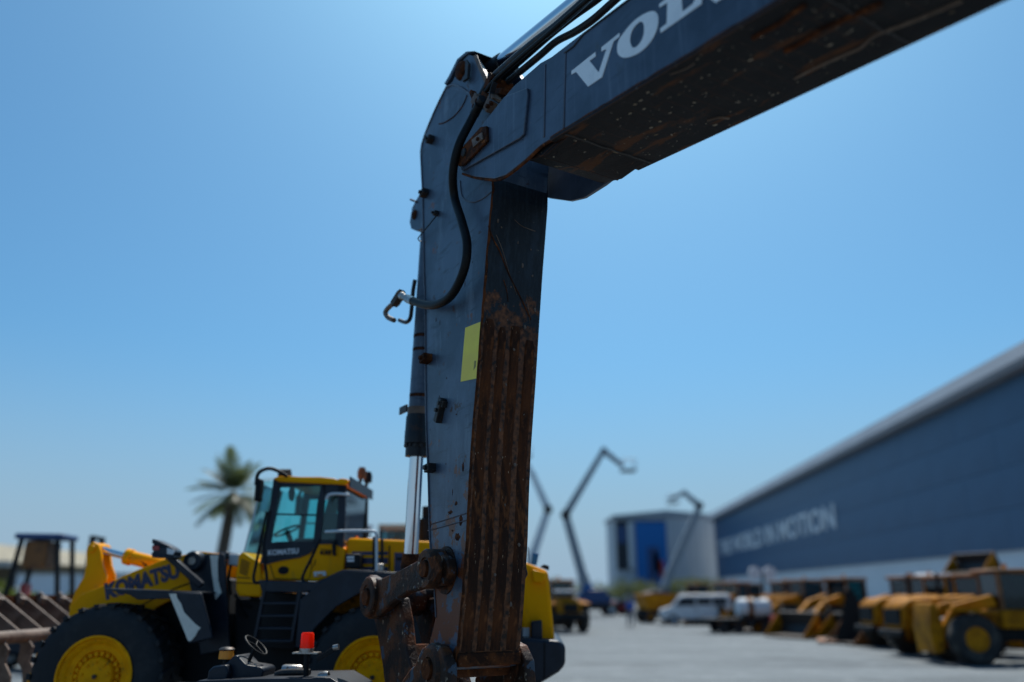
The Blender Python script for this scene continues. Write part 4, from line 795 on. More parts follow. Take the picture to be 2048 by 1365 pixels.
# ------------------------------------------------------------------ RUSTY RAKE in front of the loader (a ribbed attachment on the ground)
ra, rb = Vector((-7.9, 12.2, 0)), Vector((-7.6, 16.5, 0))
RK = Frame(ra, math.atan2(rb.y - ra.y, rb.x - ra.x))       # x runs along the tube, away from the viewer; local y points left
rake = thing('root_rake', 'rusty steel rake attachment with slanted ribs and curved tines by the front tyre', 'rake', ra, RK.rz)
obj('cross_tube', MB().cyl((-1.6, 0, 1.38), (5.2, 0, 1.38), .10, n=16), 'dusty_steel', rake)
obj('back_plate', MB().prism([(1.0, 1.2), (1.05, 1.2), (1.12, 1.98), (1.06, 2.0)], -1.6, 5.2, 'x'), 'rust', rake)
for k in range(12):
    x = -1.5 + k * .58
    rib = obj('rib', MB().prism([(-.02, 1.30), (.10, 1.46), (1.02, 2.06), (1.1, 2.0), (.95, 1.72), (.28, 1.34)], x - .025, x + .025, 'x'), 'dusty_steel', rake, bevel=.008)
    obj('bolt', MB().cyl((x + .3, .78, 1.86), (x + .3, .74, 1.96), .06, n=10), 'dusty_steel', rib)
    m = MB(); T = [(.0, 1.36), (-.12, 1.22), (-.10, 1.02), (-.22, .85), (-.26, .60), (-.18, .35), (-.05, .1), (.02, .02)]
    for (a, b), (c, d_) in zip(T, T[1:]): m.hexa([(x - .02, a - .05, b), (x + .02, a - .05, b), (x + .02, c - .05, d_), (x - .02, c - .05, d_), (x - .02, a + .16, b), (x + .02, a + .16, b), (x + .02, c + .14, d_), (x - .02, c + .14, d_)])
    obj('tine', m, 'dusty_steel', rake)
# ------------------------------------------------------------------ COMPACT ROLLER in front of the loader
RO = Frame(Vector((-3.1, 9.9, 0)), R(-6))
ro = thing('compact_roller', 'small dark ride on roller with steering wheel and orange red beacon', 'roller', RO.o, RO.rz)
def rp_(name, px, y0, y1, mt, parent=ro, bevel=.01, ytrace=None): return obj(name, MB().prism(RO.pts(px, y0 if ytrace is None else ytrace), y0, y1), mt, parent, bevel=bevel)
rp_('deck', [(395, 1362), (520, 1358), (660, 1356), (700, 1380), (700, 1420), (360, 1420)], -.45, .45, 'chassis')
obj('body', MB().box(-1.0, .9, -.42, .42, .45, 1.02), 'chassis', ro, bevel=.05)
for x in (-.85, .85):
    obj('drum', MB().lathe([(0, 0), (.33, 0), (.36, .02), (.36, .98), (.33, 1), (0, 1)], (x, -.5, .36), (x, .5, .36), 30), 'bare_steel', ro)
    obj('fork', MB().box(x - .1, x + .1, -.56, -.51, .3, .75), 'chassis', ro, bevel=.01)
con = rp_('console', [(412, 1362), (418, 1340), (428, 1333), (450, 1328), (468, 1311), (475, 1312), (491, 1330), (522, 1335), (527, 1342), (522, 1364), (500, 1362)], -.18, .20, 'chassis', bevel=.02)
rp_('front_panel', [(412, 1366), (416, 1342), (425, 1334), (452, 1330), (456, 1345), (452, 1366)], -.30, -.17, 'chassis', con, bevel=.02)
a = RO.v(455, 1335, -.1); b = RO.v(452, 1318, -.1)
pc = obj('pre_cleaner', MB().cyl(a - Vector((0, 0, .1)), b, .035, n=14), 'black_matte', ro)
obj('dust_bowl', MB().lathe([(0, 0), (.085, 0), (.08, 1), (0, 1)], b, b + Vector((0, 0, .088)), 22), 'bowl_yellow', pc); obj('cap', MB().lathe([(0, 0), (.085, 0), (.09, .3), (.07, .8), (.02, 1), (0, 1)], b + Vector((0, 0, .09)), b + Vector((0, 0, .13)), 22), 'dark_steel', pc)
sa, sb = RO.v(494, 1327, 0), RO.v(512, 1291, 0); ax_ = Vector((math.sin(R(40)), 0, math.cos(R(40))))
obj('steering_column', MB().cyl(RO.v(492, 1335, 0), sb, .022, n=10), 'black_matte', ro)
sw = obj('steering_wheel', MB().torus(sb, ax_, .155, .012, 32, 8), 'black_matte', ro)
for k in range(3):
    t1 = Vector((0, 1, 0)); t2 = ax_.cross(t1); g_ = k * 2.09 + .4; obj('spoke', MB().cyl(sb, sb + (t1 * math.cos(g_) + t2 * math.sin(g_)) * .152, .009, n=8), 'black_matte', sw)
for x, y, h in ((498, 1333, .04), (504, 1335, .03), (510, 1337, .05)): c = RO.v(x, y, -.1); obj('control_switch', MB().cyl(c, c + Vector((0, 0, h)), .014, n=8), 'bare_steel', con)
a, b = RO.v(612, 1372, -.2), RO.v(613, 1306, -.2); po = obj('beacon_post', MB().cyl(a, b, .03, n=14), 'black_matte', ro)
obj('beacon_plate', MB().box(b.x - .14, b.x + .15, -.27, -.13, b.z - .008, b.z + .008), 'bare_steel', po)
obj('beacon_base', MB().cyl(b + Vector((0, 0, .008)), b + Vector((0, 0, .05)), .082, n=20), 'bare_steel', po)
obj('beacon', MB().lathe([(0, 0), (.078, 0), (.072, .9), (.06, 1), (0, 1)], b + Vector((0, 0, .05)), b + Vector((0, 0, .215)), 22), 'beacon_red', po)
a, b = RO.v(634, 1320, -.3), RO.v(672, 1296, -.3); obj('mirror_arm', MB().bar(a, b, .05, .02, up=(0, 1, 0)), 'black_matte', ro, bevel=.006); obj('mirror_head', MB().cyl(b - Vector((.03, 0, 0)), b + Vector((.03, 0, .012)), .03, n=12), 'bare_steel', ro)
obj('engine_pipe', MB().tube([RO.v(*q, -.1) for q in ((552, 1352), (562, 1347), (590, 1345), (620, 1346))], .04, 10, 5), 'dark_steel', ro)
obj('muffler', MB().lathe([(0, 0), (.06, 0), (.065, .1), (.065, .9), (.05, 1), (0, 1)], RO.v(566, 1341, 0), RO.v(605, 1342, 0), 18), 'bare_steel', ro)
obj('seat', MB().box(-.02, .3, -.2, .25, 1.05, 1.14), 'interior', ro, bevel=.04)
obj('exhaust', MB().lathe([(0, 0), (.05, 0), (.06, .3), (.06, .7), (.05, 1), (.035, 1), (.035, .9), (0, .9)], RO.v(638, 1356, -.2), RO.v(658, 1352, -.2), 16), 'bare_steel', ro)
obj('cable', MB().tube([RO.v(*q, -.25) for q in ((530, 1364), (545, 1358), (560, 1356), (575, 1362), (590, 1358))], .012, 8, 4), 'hose_rubber', ro)
# ------------------------------------------------------------------ BLUE HALL along the right of the yard
vd = ray(1133, 1185); BA = math.atan2(vd.y, vd.x)
BL = Frame((31, 0, 0), BA)
hall = thing('blue_hall', 'long blue clad hall with white base and white sign letters', 'building', BL.o, BL.rz)
x_far = BL.p(1430, 1100, 0)[0]; x_near = BL.p(2048, 900, 0)[0] - 45
z_top = BL.p(2048, 692, 0)[1]; z_fas = BL.p(2048, 742, 0)[1]; z_blue = BL.p(2048, 1099, 0)[1]
wall = obj('wall', MB().box(x_near, x_far, -40, -.3, 0, z_top - .3), 'white_wall', hall)
npan = 30; pw = (x_far - x_near) / npan
for i in range(npan):
    for k in range(4):
        za, zb = z_blue + (z_fas - .05 - z_blue) * k / 4, z_blue + (z_fas - .05 - z_blue) * (k + 1) / 4
        obj('cladding_panel', MB().box(x_near + i * pw + .012, x_near + (i + 1) * pw - .012, -.29, -.12 + .008 * ((i + k) % 2), za + .015, zb - .015), 'blue_cladding', wall)
obj('fascia', MB().prism([(-.6, z_fas), (.9, z_fas), (1.1, z_fas + .4), (.6, z_top), (-.6, z_top)], x_near, x_far + .5, 'x'), 'roof_grey', hall)
obj('roof', MB().prism([(-40, z_top - .2), (.3, z_top - .1), (.3, z_top + .1), (-20, z_top + 1.4), (-40, z_top)], x_near, x_far + .5, 'x'), 'roof_grey', hall)
def letters(txt):
    a, za = BL.p(1670, 1024, -.1); b, zb = BL.p(1440, 1098, -.1); z = BL.p(1670, 1056, -.1)[1]; h = BL.p(1670, 1006, -.1)[1] - z
    ext = lambda m: (min(q.x for q in m.v), max(q.x for q in m.v), max(q.z for q in m.v))
    f0, f1, hh = ext(text_mb(txt, 1, .06, .02))
    for i, ch in enumerate(txt):
        if ch == ' ': continue
        m = text_mb(ch, 1, .06, .02); c0, c1, _ = ext(m); p1 = ext(text_mb(txt[:i + 1], 1, .06, .02))[1]
        for k, q in enumerate(m.v): t = (p1 - (c1 - q.x) - f0) / (f1 - f0); m.v[k] = Vector((b + (a - b) * t, -.02 - q.y, z + q.z / hh * h))
        obj('sign_letter', m, 'decal_white', hall, smooth=False, fix=True)
letters('THE WORLD IN MOTION')
for pa, pb in ((1806, 1862), (1640, 1668), (1560, 1580)):
    a, b = BL.p(pa, 1150, 0)[0], BL.p(pb, 1150, 0)[0]; d_ = obj('roller_door', MB().box(min(a, b), max(a, b), -.31, -.2, 0, z_blue - 1.2), 'dark_steel', hall)
    for k in range(6): obj('door_slat', MB().box(min(a, b), max(a, b), -.2, -.17, .1 + k * .5, .55 + k * .5), 'grey_paint' if k % 2 else 'dark_steel', d_)
# ------------------------------------------------------------------ WHITE HALL at the end of the yard, with two banners
wh_y = 176.0
a, b = at(1230, 1050, wh_y), at(1440, 1050, wh_y)
wh = thing('white_hall', 'pale grey hall closing the far end of the yard', 'building', ((a.x + b.x) / 2, wh_y + 8, 0))
hw = (b.x - a.x) / 2; hz = at(1300, 1036, wh_y).z
obj('wall', MB().box(-hw, hw, -8, 8, 0, hz), 'grey_wall', wh); obj('roof', MB().prism([(-hw - .5, hz + .01), (hw + .5, hz + .01), (hw + .5, hz + .5), (0, hz + 1.6), (-hw - .5, hz + .5)], -8.4, 8.4), 'roof_grey', wh)
for k in range(7): xx = -hw + 1 + k * (2 * hw - 2) / 6; obj('wall_rib', MB().box(xx - .12, xx + .12, -8.15, -7.99, .2, hz - .2), 'grey_paint', wh)
def banner(x0, y0, x1, y1, label, mt, deco):
    p, q = at(x0, y0, wh_y - .3), at(x1, y1, wh_y - .3)
    o = thing('banner', label, 'banner', ((p.x + q.x) / 2, wh_y - .35, q.z)); w = (q.x - p.x) / 2; h = p.z - q.z
    obj('cloth', MB().box(-w, w, -.05, .05, 0, h), mt, o); obj('top_rail', MB().box(-w - .2, w + .2, -.1, .1, h, h + .25), 'dark_steel', o)
    for (u0, v0, u1, v1, m2) in deco: obj('print', MB().box(-w + 2 * w * u0, -w + 2 * w * u1, -.09, -.051, h * v0, h * v1), m2, o)
banner(1231, 1043, 1268, 1140, 'dark navy banner with a white margin beside the bright blue one', 'interior', [(.72, .02, 1, .98, 'grey_paint'), (.1, .55, .6, .9, 'navy_paint')])
banner(1269, 1044, 1338, 1170, 'tall bright blue banner hung on the far pale hall', 'blue_paint', [(.35, .05, .75, .6, 'navy_paint'), (.55, .2, .72, .5, 'brown_paint'), (.72, .12, .86, .38, 'red_paint')])
# ------------------------------------------------------------------ boom lifts and crane against the sky
def limb(name, p, q, w0, w1, mt, parent):
    p = Vector(p); q = Vector(q); d = (q - p).normalized(); s_ = Vector((0, 1, 0)); u = d.cross(s_).normalized()
    P_ = [p - u * w0 - s_ * w0, p + u * w0 - s_ * w0, p + u * w0 + s_ * w0, p - u * w0 + s_ * w0, q - u * w1 - s_ * w1, q + u * w1 - s_ * w1, q + u * w1 + s_ * w1, q - u * w1 + s_ * w1]
    return obj(name, MB().hexa(P_), mt, parent, bevel=.03, fix=True)
def small_wheel(parent, x, y, z, r, w, tm='tyre_dusty', rm='yellow_old'):
    t = obj('wheel', MB().lathe([(r * .5, 0), (r * .85, 0), (r, .2), (r, .8), (r * .85, 1), (r * .5, 1), (r * .5, 0)], (x, y - w / 2, z), (x, y + w / 2, z), 24), tm, parent, fix=True)
    obj('rim', MB().lathe([(0, .1), (r * .3, .08), (r * .34, .2), (r * .5, .06), (r * .5, .94), (0, .9)], (x, y - w / 2, z), (x, y + w / 2, z), 18), rm, t, fix=True); return t
def boom_lift(label, Y, px, L, mt, group=None, low_mt=None):
    """L: pixel joints of the boom, from the turret to the tip"""
    g0 = at(px, 1185, Y); root = thing('boom_lift', label, 'boom lift', (g0.x, Y, 0))
    ch = obj('chassis', MB().box(-1.9, 1.9, -1.1, 1.1, .5, 1.05), 'dark_steel', root, bevel=.06)
    for x in (-1.35, 1.35):
        for y in (-1.15, 1.15): small_wheel(root, x, y, .5, .5, .35, 'tyre', 'grey_paint')
    obj('turret', MB().prism([(-1.6, 1.06), (1.3, 1.06), (1.5, 1.5), (.8, 2.3), (-1.2, 2.3), (-1.7, 1.7)], -.9, .9), 'navy_paint', root, bevel=.08)
    P_ = [at(a, b, Y) - Vector((g0.x, Y, 0)) for a, b in L]; w = [.52, .42, .36, .26, .2]
    for i, (p, q) in enumerate(zip(P_, P_[1:])):
        bm = limb('boom_section', p, q, w[i], w[i + 1], (low_mt or mt) if i == 0 else mt, root)
        if i: obj('knuckle', MB().cyl(p - Vector((0, w[i] * 1.3, 0)), p + Vector((0, w[i] * 1.3, 0)), w[i] * 1.25, n=16), 'dark_steel' if i == 2 else mt, bm)
    t = P_[-1]; bk = obj('basket', MB().box(t.x - .2, t.x + 1.2, -.9, .9, t.z - .5, t.z - .4), 'dark_steel', root)
    for x in (t.x - .15, t.x + 1.15):
        for y in (-.85, .85): obj('basket_post', MB().cyl((x, y, t.z - .4), (x, y, t.z + .6), .04, n=6), 'grey_paint', bk)
    for y in (-.85, .85): obj('basket_rail', MB().cyl((t.x - .15, y, t.z + .6), (t.x + 1.15, y, t.z + .6), .04, n=6), 'grey_paint', bk)
    return root
boom_lift('tall grey boom lift with bent arm rising above the hedge', 78, 1190, [(1186, 1200), (1167, 1160), (1131, 1030), (1207, 902), (1246, 933)], 'lift_grey', low_mt='blue_paint')
boom_lift('pale boom lift half hidden behind the excavator arm', 84, 1050, [(1046, 1180), (1066, 1110), (1096, 1020), (1066, 952), (1040, 905)], 'grey_paint')
boom_lift('grey crane boom leaning over the far white hall', 105, 1322, [(1330, 1175), (1340, 1145), (1399, 1012), (1368, 986), (1338, 1000)], 'lift_grey')
# ------------------------------------------------------------------ yard machines
def grader():
    t = thing('motor_grader', 'x', 'grader', (0, 0, 0)); Y_ = 'yellow_old'
    hd = obj('engine_hood', MB().prism([(-4.2, .85), (-4.12, 1.6), (-3.85, 1.82), (-1.3, 1.98), (-1.3, .85)], -.62, .62), Y_, t, bevel=.10, seg=3)
    obj('radiator_grille', MB().box(-4.235, -4.15, -.45, .45, 1.0, 1.5), 'black_matte', hd); obj('rear_bumper', MB().box(-4.4, -4.2, -.7, .7, .62, .84), 'black_matte', hd, bevel=.05)
    for y in (-.63, .63): obj('hood_grille', MB().box(-3.2, -2.0, y - .012, y + .012, 1.2, 1.65), 'black_matte', hd)
    obj('fender', MB().prism([(-3.9, 1.5), (-2.6, 1.62), (-2.6, 1.56), (-3.9, 1.44)], -1.25, -.63), Y_, t)
    for y in (-1.0, 1.0):
        obj('tandem_case', MB().box(-3.3, -1.5, y * .72 - .1, y * .72 + .1, .5, .95), Y_, t, bevel=.05)
        for x in (-3.1, -1.6):
            ty = small_wheel(t, x, y, .74, .74, .42); m = MB()
            for k in range(22):
                a = k * 2 * math.pi / 22; c = Vector((x + math.cos(a) * .75, y, .74 + math.sin(a) * .75)); d = Vector((math.cos(a), 0, math.sin(a))); m.bar(c + Vector((0, -.2, 0)), c + Vector((0, .2, 0)), .06, .07, up=d)
            obj('tread_lugs', m, 'tyre_dusty', ty)
        small_wheel(t, 4.2, y, .7, .7, .4)
    cb = obj('cab_floor', MB().box(-1.3, .35, -.75, .75, 1.0, 1.45), Y_, t, bevel=.04)
    for x, y in ((-1.2, -.7), (-.5, -.72), (.25, -.6), (-1.2, .7), (-.5, .72), (.25, .6)): obj('cab_post', MB().bar((x, y, 1.45), (x, y, 2.55), .09, .09), Y_, cb)
    obj('cab_roof', MB().box(-1.4, .5, -.82, .82, 2.55, 2.67), 'brown_paint', cb, bevel=.05)
    for y in (-.71, .71): obj('window', MB().box(-1.15, .2, y - .008, y + .008, 1.48, 2.54), 'glass_dark', cb)
    obj('window', MB().box(-1.215, -1.2, -.65, .65, 1.5, 2.52), 'glass_dark', cb); obj('seat', MB().box(-.8, -.3, -.25, .25, 1.46, 2.15), 'interior', cb, bevel=.08)
    obj('frame_beam', MB().prism([(.2, 1.3), (1.2, 1.9), (3.6, 1.9), (4.6, 1.2), (4.6, .85), (4.1, .85), (3.4, 1.55), (1.4, 1.55), (.3, .95)], -.2, .2), Y_, t, bevel=.03)
    obj('front_axle', MB().box(4.1, 4.3, -.9, .9, .6, .8), Y_, t, bevel=.03)
    bl = obj('blade', MB().prism([(1.3, .1), (1.42, .1), (1.3, .4), (1.42, .72), (1.3, .72), (1.16, .4)], -1.9, 1.9), Y_, t); obj('circle_ring', MB().torus((1.9, 0, .95), (0, 0, 1), .7, .07, 24, 6), Y_, t)
    obj('lift_cylinder', MB().cyl((1.5, -.5, 1.0), (1.2, -.5, 2.0), .06, n=10), 'bare_steel', t)
    obj('exhaust_pipe', MB().cyl((-2.2, .2, 1.9), (-2.2, .2, 2.7), .06, n=10), 'black_matte', t)
    return t
GR = 'motor graders parked along the blue hall'
g2 = place(grader(), (17.2, 29.4, 0), R(7), 'yellow motor grader parked beside the nearest loader', GR)
g3 = place(copy_tree(g2), (18.0, 33.2, 0), R(5), 'yellow motor grader parked beside the standing black bucket', GR)
def yard_loader(raised=False, body='yellow_old', plate=False):
    t = thing('yard_loader', 'x', 'loader', (0, 0, 0))
    hd = obj('engine_hood', MB().prism([(-2.9, .95), (-2.85, 1.5), (-2.6, 1.68), (-.9, 1.82), (-.9, .9), (-2.7, .8)], -.6, .6), body, t, bevel=.08); obj('grille', MB().box(-2.93, -2.86, -.4, .4, 1.05, 1.5), 'black_matte', hd)
    obj('counterweight', MB().box(-3.05, -2.5, -.75, .75, .65, 1.0), 'black_matte', t, bevel=.06)
    cb = obj('cab_base', MB().box(-.9, .45, -.68, .68, 1.0, 1.55), body, t, bevel=.05)
    for x, y in ((-.85, -.64), (.35, -.6), (-.85, .64), (.35, .6)): obj('cab_post', MB().bar((x, y, 1.55), (x, y, 2.6), .1, .1), 'brown_paint', cb)
    obj('cab_roof', MB().box(-1.0, .55, -.75, .75, 2.6, 2.74), 'brown_paint', cb, bevel=.06)
    for y in (-.63, .63): obj('window', MB().box(-.8, .3, y - .008, y + .008, 1.57, 2.58), 'glass_dark', cb)
    for x in (-.86, .36): obj('window', MB().box(x - .008, x + .008, -.56, .56, 1.57, 2.58), 'glass_dark', cb)
    obj('seat', MB().box(-.6, -.15, -.25, .25, 1.56, 2.2), 'interior', cb, bevel=.08)
    obj('frame', MB().box(-2.5, 2.0, -.4, .4, .65, 1.05), 'black_matte', t, bevel=.04)
    for x in (-1.6, 1.5):
        for y in (-.95, .95):
            small_wheel(t, x, y, .72, .72, .5); obj('mudguard', MB().prism([(x - .7, 1.42), (x + .6, 1.55), (x + .6, 1.61), (x - .7, 1.48)], y - .28, y + .28), body, t)
    Ze = 3.0 if raised else .65; Xe = 3.0 if raised else (2.35 if plate else 2.9)
    for y in (-.5, .5):
        obj('lift_arm', MB().prism([(.5, 1.65), (.62, 1.98), (1.75, 1.7 if not raised else 2.7), (Xe, Ze + .2), (Xe, Ze - .05), (1.7, 1.4 if not raised else 2.35)], y - .13, y + .13), body, t, bevel=.03)
    obj('lift_cylinder', MB().cyl((1.0, 0, 1.3), (2.2, 0, 1.2 if not raised else 2.7), .08, n=10), 'bare_steel', t)
    if raised: pr = [(Xe - .1, Ze - .2), (Xe + 1.1, Ze - .05), (Xe + 1.15, Ze + .02), (Xe + .15, Ze + .1), (Xe, Ze + .5), (Xe + .15, Ze + .95), (Xe + .05, Ze + .98), (Xe - .2, Ze + .4)]
    elif plate: pr = [(Xe - .08, .35), (Xe + .18, .30), (Xe + .24, 1.0), (Xe + .12, 1.72), (Xe - .05, 1.74), (Xe - .16, 1.0)]
    else: pr = [(Xe - .1, .1), (Xe + 1.2, .05), (Xe + 1.2, .1), (Xe + .2, .2), (Xe, .6), (Xe + .15, 1.15), (Xe + .05, 1.18), (Xe - .2, .6)]
    bk = obj('bucket', MB().prism(pr, -.62 if plate else -1.25, .62 if plate else 1.25), 'yellow_old' if plate else 'dark_steel', t)
    for y in ((-.66, .62) if plate else (-1.27, 1.23)):
        xs2 = [p[0] for p in pr]; obj('bucket_side', MB().prism([pr[0], pr[1], pr[5]], y, y + .04), body, bk)
    obj('roof_beacon', MB().cyl((-.2, 0, 2.74), (-.2, 0, 2.9), .07, n=10), 'orange_lens', cb)
    return t
YG = 'yellow loaders in the yard row'
g1 = place(yard_loader(plate=True), (15.25, 26.0, 0), R(176), 'yellow loader with upright plate and dusty tyres nearest on the right', YG)
l1 = place(yard_loader(), (16.3, 41.2, 0), R(205), 'yellow loader with lowered bucket behind the standing black bucket', YG)
l2 = place(copy_tree(l1), (17.0, 52.5, 0), R(200), 'yellow loader behind the trailer with the white tank', YG)
l3 = place(copy_tree(l1), (17.8, 37.6, 0), R(188), 'loader whose dark cab rises above the standing black bucket', YG)
l4 = place(copy_tree(l1), (15.8, 62, 0), R(215), 'farthest yellow loader beside the white van', YG)
l5 = place(copy_tree(l1), (16.2, 46.6, 0), R(195), 'yellow loader beside the light tower', YG)
l6 = place(copy_tree(l1), (15.2, 57.5, 0), R(222), 'yellow loader between the white van and light tower', YG)
b1 = place(yard_loader(False, 'brown_paint'), (18.6, 66, 0), R(190), 'rust brown loader behind the light tower', YG)
b2 = place(copy_tree(b1), (15.6, 71, 0), R(200), 'rust brown loader above the white van roof', YG)
b3 = place(copy_tree(b1), (17.6, 35.4, 0), R(183), 'rust brown loader between grader and standing bucket', YG)
lr = place(yard_loader(True), (26.6, 43.0, 0), R(196), 'loader with raised dark bucket behind the parked graders', YG)
# standing bucket on timber
bx = ground_at(1700, 1286); bk = thing('loader_bucket', 'large black loader bucket standing upright on timber', 'bucket', (bx.x, bx.y, .12), R(-20))
obj('shell', MB().prism([(-.6, 0), (.5, 0), (.58, .8), (.5, 1.7), (.2, 2.15), (.1, 2.1), (.38, 1.65), (.45, .8), (.4, .12), (-.6, .1)], -1.0, 1.0), 'black_matte', bk, bevel=.03)
for y in (-1.04, 1.0): obj('side_plate', MB().prism([(-.6, 0), (.5, 0), (.58, .8), (.5, 1.7), (.2, 2.15), (-.1, 1.2)], y, y + .04), 'black_matte', bk)
for k in range(5): obj('tooth', MB().prism([(-.6, .02), (-.6, .09), (-.82, .05)], -.9 + k * .42, -.78 + k * .42), 'dark_steel', bk)
pal = thing('timber_pallet', 'reddish timber pallet lying under the standing black bucket', 'pallet', (bx.x, bx.y, 0), R(-20))
for k in range(6): obj('board', MB().box(-1.3 + k * .46, -.95 + k * .46, -1.3, 1.3, .08, .115), 'wood', pal)
for k in range(3): obj('bearer', MB().box(-1.3, 1.35, -1.2 + k * 1.1, -1.1 + k * 1.1, 0, .078), 'wood', pal)
# portable blue toilet
tp = ground_at(1869, 1262); tb = thing('storage_cabin', 'narrow bright blue storage cabin behind the parked graders', 'cabin', (19.9, 39.2, 0), R(15))
obj('walls', MB().box(-.55, .55, -.55, .55, 0, 2.75), 'cyan_panel', tb, bevel=.04); obj('roof', MB().prism([(-.6, 2.75), (.6, 2.75), (.5, 2.9), (-.5, 2.9)], -.6, .6), 'decal_white', tb, bevel=.04); obj('door', MB().box(-.4, .4, -.575, -.551, .12, 2.4), 'cyan_panel', tb)
# white van
def van(label, loc, rz):
    t = thing('van', label, 'van', loc, rz)
    b = obj('body', MB().prism([(-2.3, .35), (2.2, .35), (2.35, .6), (2.3, .95), (1.6, 1.15), (1.0, 1.82), (.7, 1.92), (-2.15, 1.95), (-2.3, 1.8)], -.85, .85), 'white_paint', t, bevel=.09, seg=3)
    for x in (-1.45, 1.45):
        for y in (-.82, .82): small_wheel(t, x, y, .33, .33, .22, 'tyre', 'grey_paint')
    for x0, x1 in ((-2.0, -1.1), (-1.0, -.1)):
        for y in (-.855, .855): obj('window', MB().box(x0, x1, y - .005, y + .005, 1.25, 1.7), 'interior', b)
    for y in (-.856, .856): obj('door_window', MB().prism([(.05, 1.2), (1.35, 1.2), (.9, 1.72), (.05, 1.72)], y - .005, y + .005), 'interior', b)
    obj('windscreen', MB().add([(1.58, -.72, 1.2), (1.58, .72, 1.2), (1.04, .7, 1.8), (1.04, -.7, 1.8)], [(0, 1, 2, 3)]), 'interior', b)
    for y in (-.6, .6): obj('headlight', MB().box(2.3, 2.37, y - .14, y + .14, .7, .9), 'lamp_lens', b)
    for y in (-.866, .866): obj('door_line', MB().box(0, .02, y - .004, y + .004, .5, 1.75), 'dark_steel', b)
    obj('rear_lamp', MB().box(-2.33, -2.28, -.8, -.68, .9, 1.3), 'red_lens', b); return t
van('white van parked in front of the far hedge', (12.2, 56, 0), R(172))
# trailer with tank
tr = thing('trailer', 'dark flatbed trailer on small wheels in front of the white van', 'trailer', (12.0, 44.6, 0), R(4))
obj('bed', MB().box(-1.9, 1.9, -.8, .8, .55, .75), 'black_matte', tr, bevel=.02); obj('drawbar', MB().bar((-1.9, 0, .55), (-3.0, 0, .4), .1, .1), 'black_matte', tr)
for x in (-1.1, -.3, 1.2):
    for y in (-.7, .7): small_wheel(tr, x, y, .28, .28, .18, 'tyre', 'dark_steel')
tk = thing('water_tank', 'off white tank strapped on the dark trailer', 'tank', (12.8, 44.6, .75), R(4))
obj('shell', MB().lathe([(0, 0), (.35, 0), (.5, .08), (.5, .92), (.35, 1), (0, 1)], (-.9, 0, .5), (.9, 0, .5), 24), 'white_paint', tk); obj('strap', MB().lathe([(.5, 0), (.515, 0), (.515, 1), (.5, 1)], (-.4, 0, .5), (-.1, 0, .5), 24), 'brown_paint', tk); obj('lid', MB().cyl((.2, 0, .98), (.2, 0, 1.1), .2, n=14), 'yellow_old', tk)
for x in (-.6, .6): obj('cradle', MB().box(x - .08, x + .08, -.45, .45, 0, .2), 'black_matte', tk)
# site dumper
sd = thing('site_dumper', 'tan site dumper with open skip left of the white van', 'dumper', (10.3, 59.5, 0), R(10))
obj('skip', MB().prism([(-1.1, .9), (-1.35, 1.9), (-1.28, 1.93), (-1.0, 1.0), (.7, 1.0), (1.1, 1.95), (1.18, 1.92), (.8, .88)], -1.0, 1.0), 'yellow_old', sd); obj('skip_floor', MB().box(-1.0, .75, -1.0, 1.0, .86, .98), 'yellow_old', sd)
for y in (-1.05, .99): obj('skip_side', MB().prism([(-1.1, .88), (-1.35, 1.93), (1.18, 1.95), (.8, .88)], y, y + .06), 'yellow_old', sd)
obj('sand_load', MB().prism([(-1.2, 1.6), (1.0, 1.6), (.5, 2.05), (-.5, 2.15)], -.9, .9).jitter(.05, 3), 'dusty_steel', sd)
obj('chassis', MB().box(-1.5, 1.3, -.5, .5, .45, .87), 'black_matte', sd, bevel=.05)
for x in (-.9, .9):
    for y in (-.85, .85): small_wheel(sd, x, y, .45, .45, .35, 'tyre')
# brown loader beyond the counterweight, red machine, barrel
bl_ = place(yard_loader(False, 'yellow_old'), (2.6, 47, 0), R(100), 'yellow brown loader seen beyond the counterweight of the big loader')
bl_.name = 'brown_loader'; bl_['category'] = 'loader'
obj('hood_glint_slab', MB().box(-2.7, -1.2, -.55, .55, 2.05, 2.16), 'decal_white', bl_, bevel=.04)  # white slab painted in for the sun's glint on a pale hood
rd = thing('red_tractor', 'small red tractor standing below the tall boom lift', 'tractor', (at(1232, 1185, 80).x, 80, 0), R(160))
obj('hood', MB().box(0, 1.4, -.35, .35, .7, 1.25), 'red_paint', rd, bevel=.08); obj('seat', MB().box(-.9, -.4, -.3, .3, .9, 1.4), 'interior', rd, bevel=.05); obj('fender', MB().box(-1.1, -.2, -.75, .75, 1.0, 1.08), 'red_paint', rd); obj('steering_wheel', MB().torus((-.1, 0, 1.45), (-.5, 0, 1), .2, .02, 16, 6), 'interior', rd)
for x, r_ in ((-.6, .6), (1.0, .38)):
    for y in (-.6, .6): small_wheel(rd, x, y, r_, r_, .3, 'tyre', 'red_paint')
brp = ground_at(1556, 1272); br = thing('barrel', 'red plastic barrel between the yellow loaders', 'barrel', (brp.x, brp.y, 0))
obj('drum', MB().lathe([(0, 0), (.28, 0), (.3, .05), (.3, .3), (.315, .32), (.3, .34), (.3, .64), (.315, .66), (.3, .68), (.3, .96), (.27, 1), (0, 1)], (0, 0, 0), (0, 0, .95), 24), 'red_paint', br); obj('lid', MB().cyl((.1, 0, .95), (.1, 0, .98), .05, n=10), 'dark_steel', br)
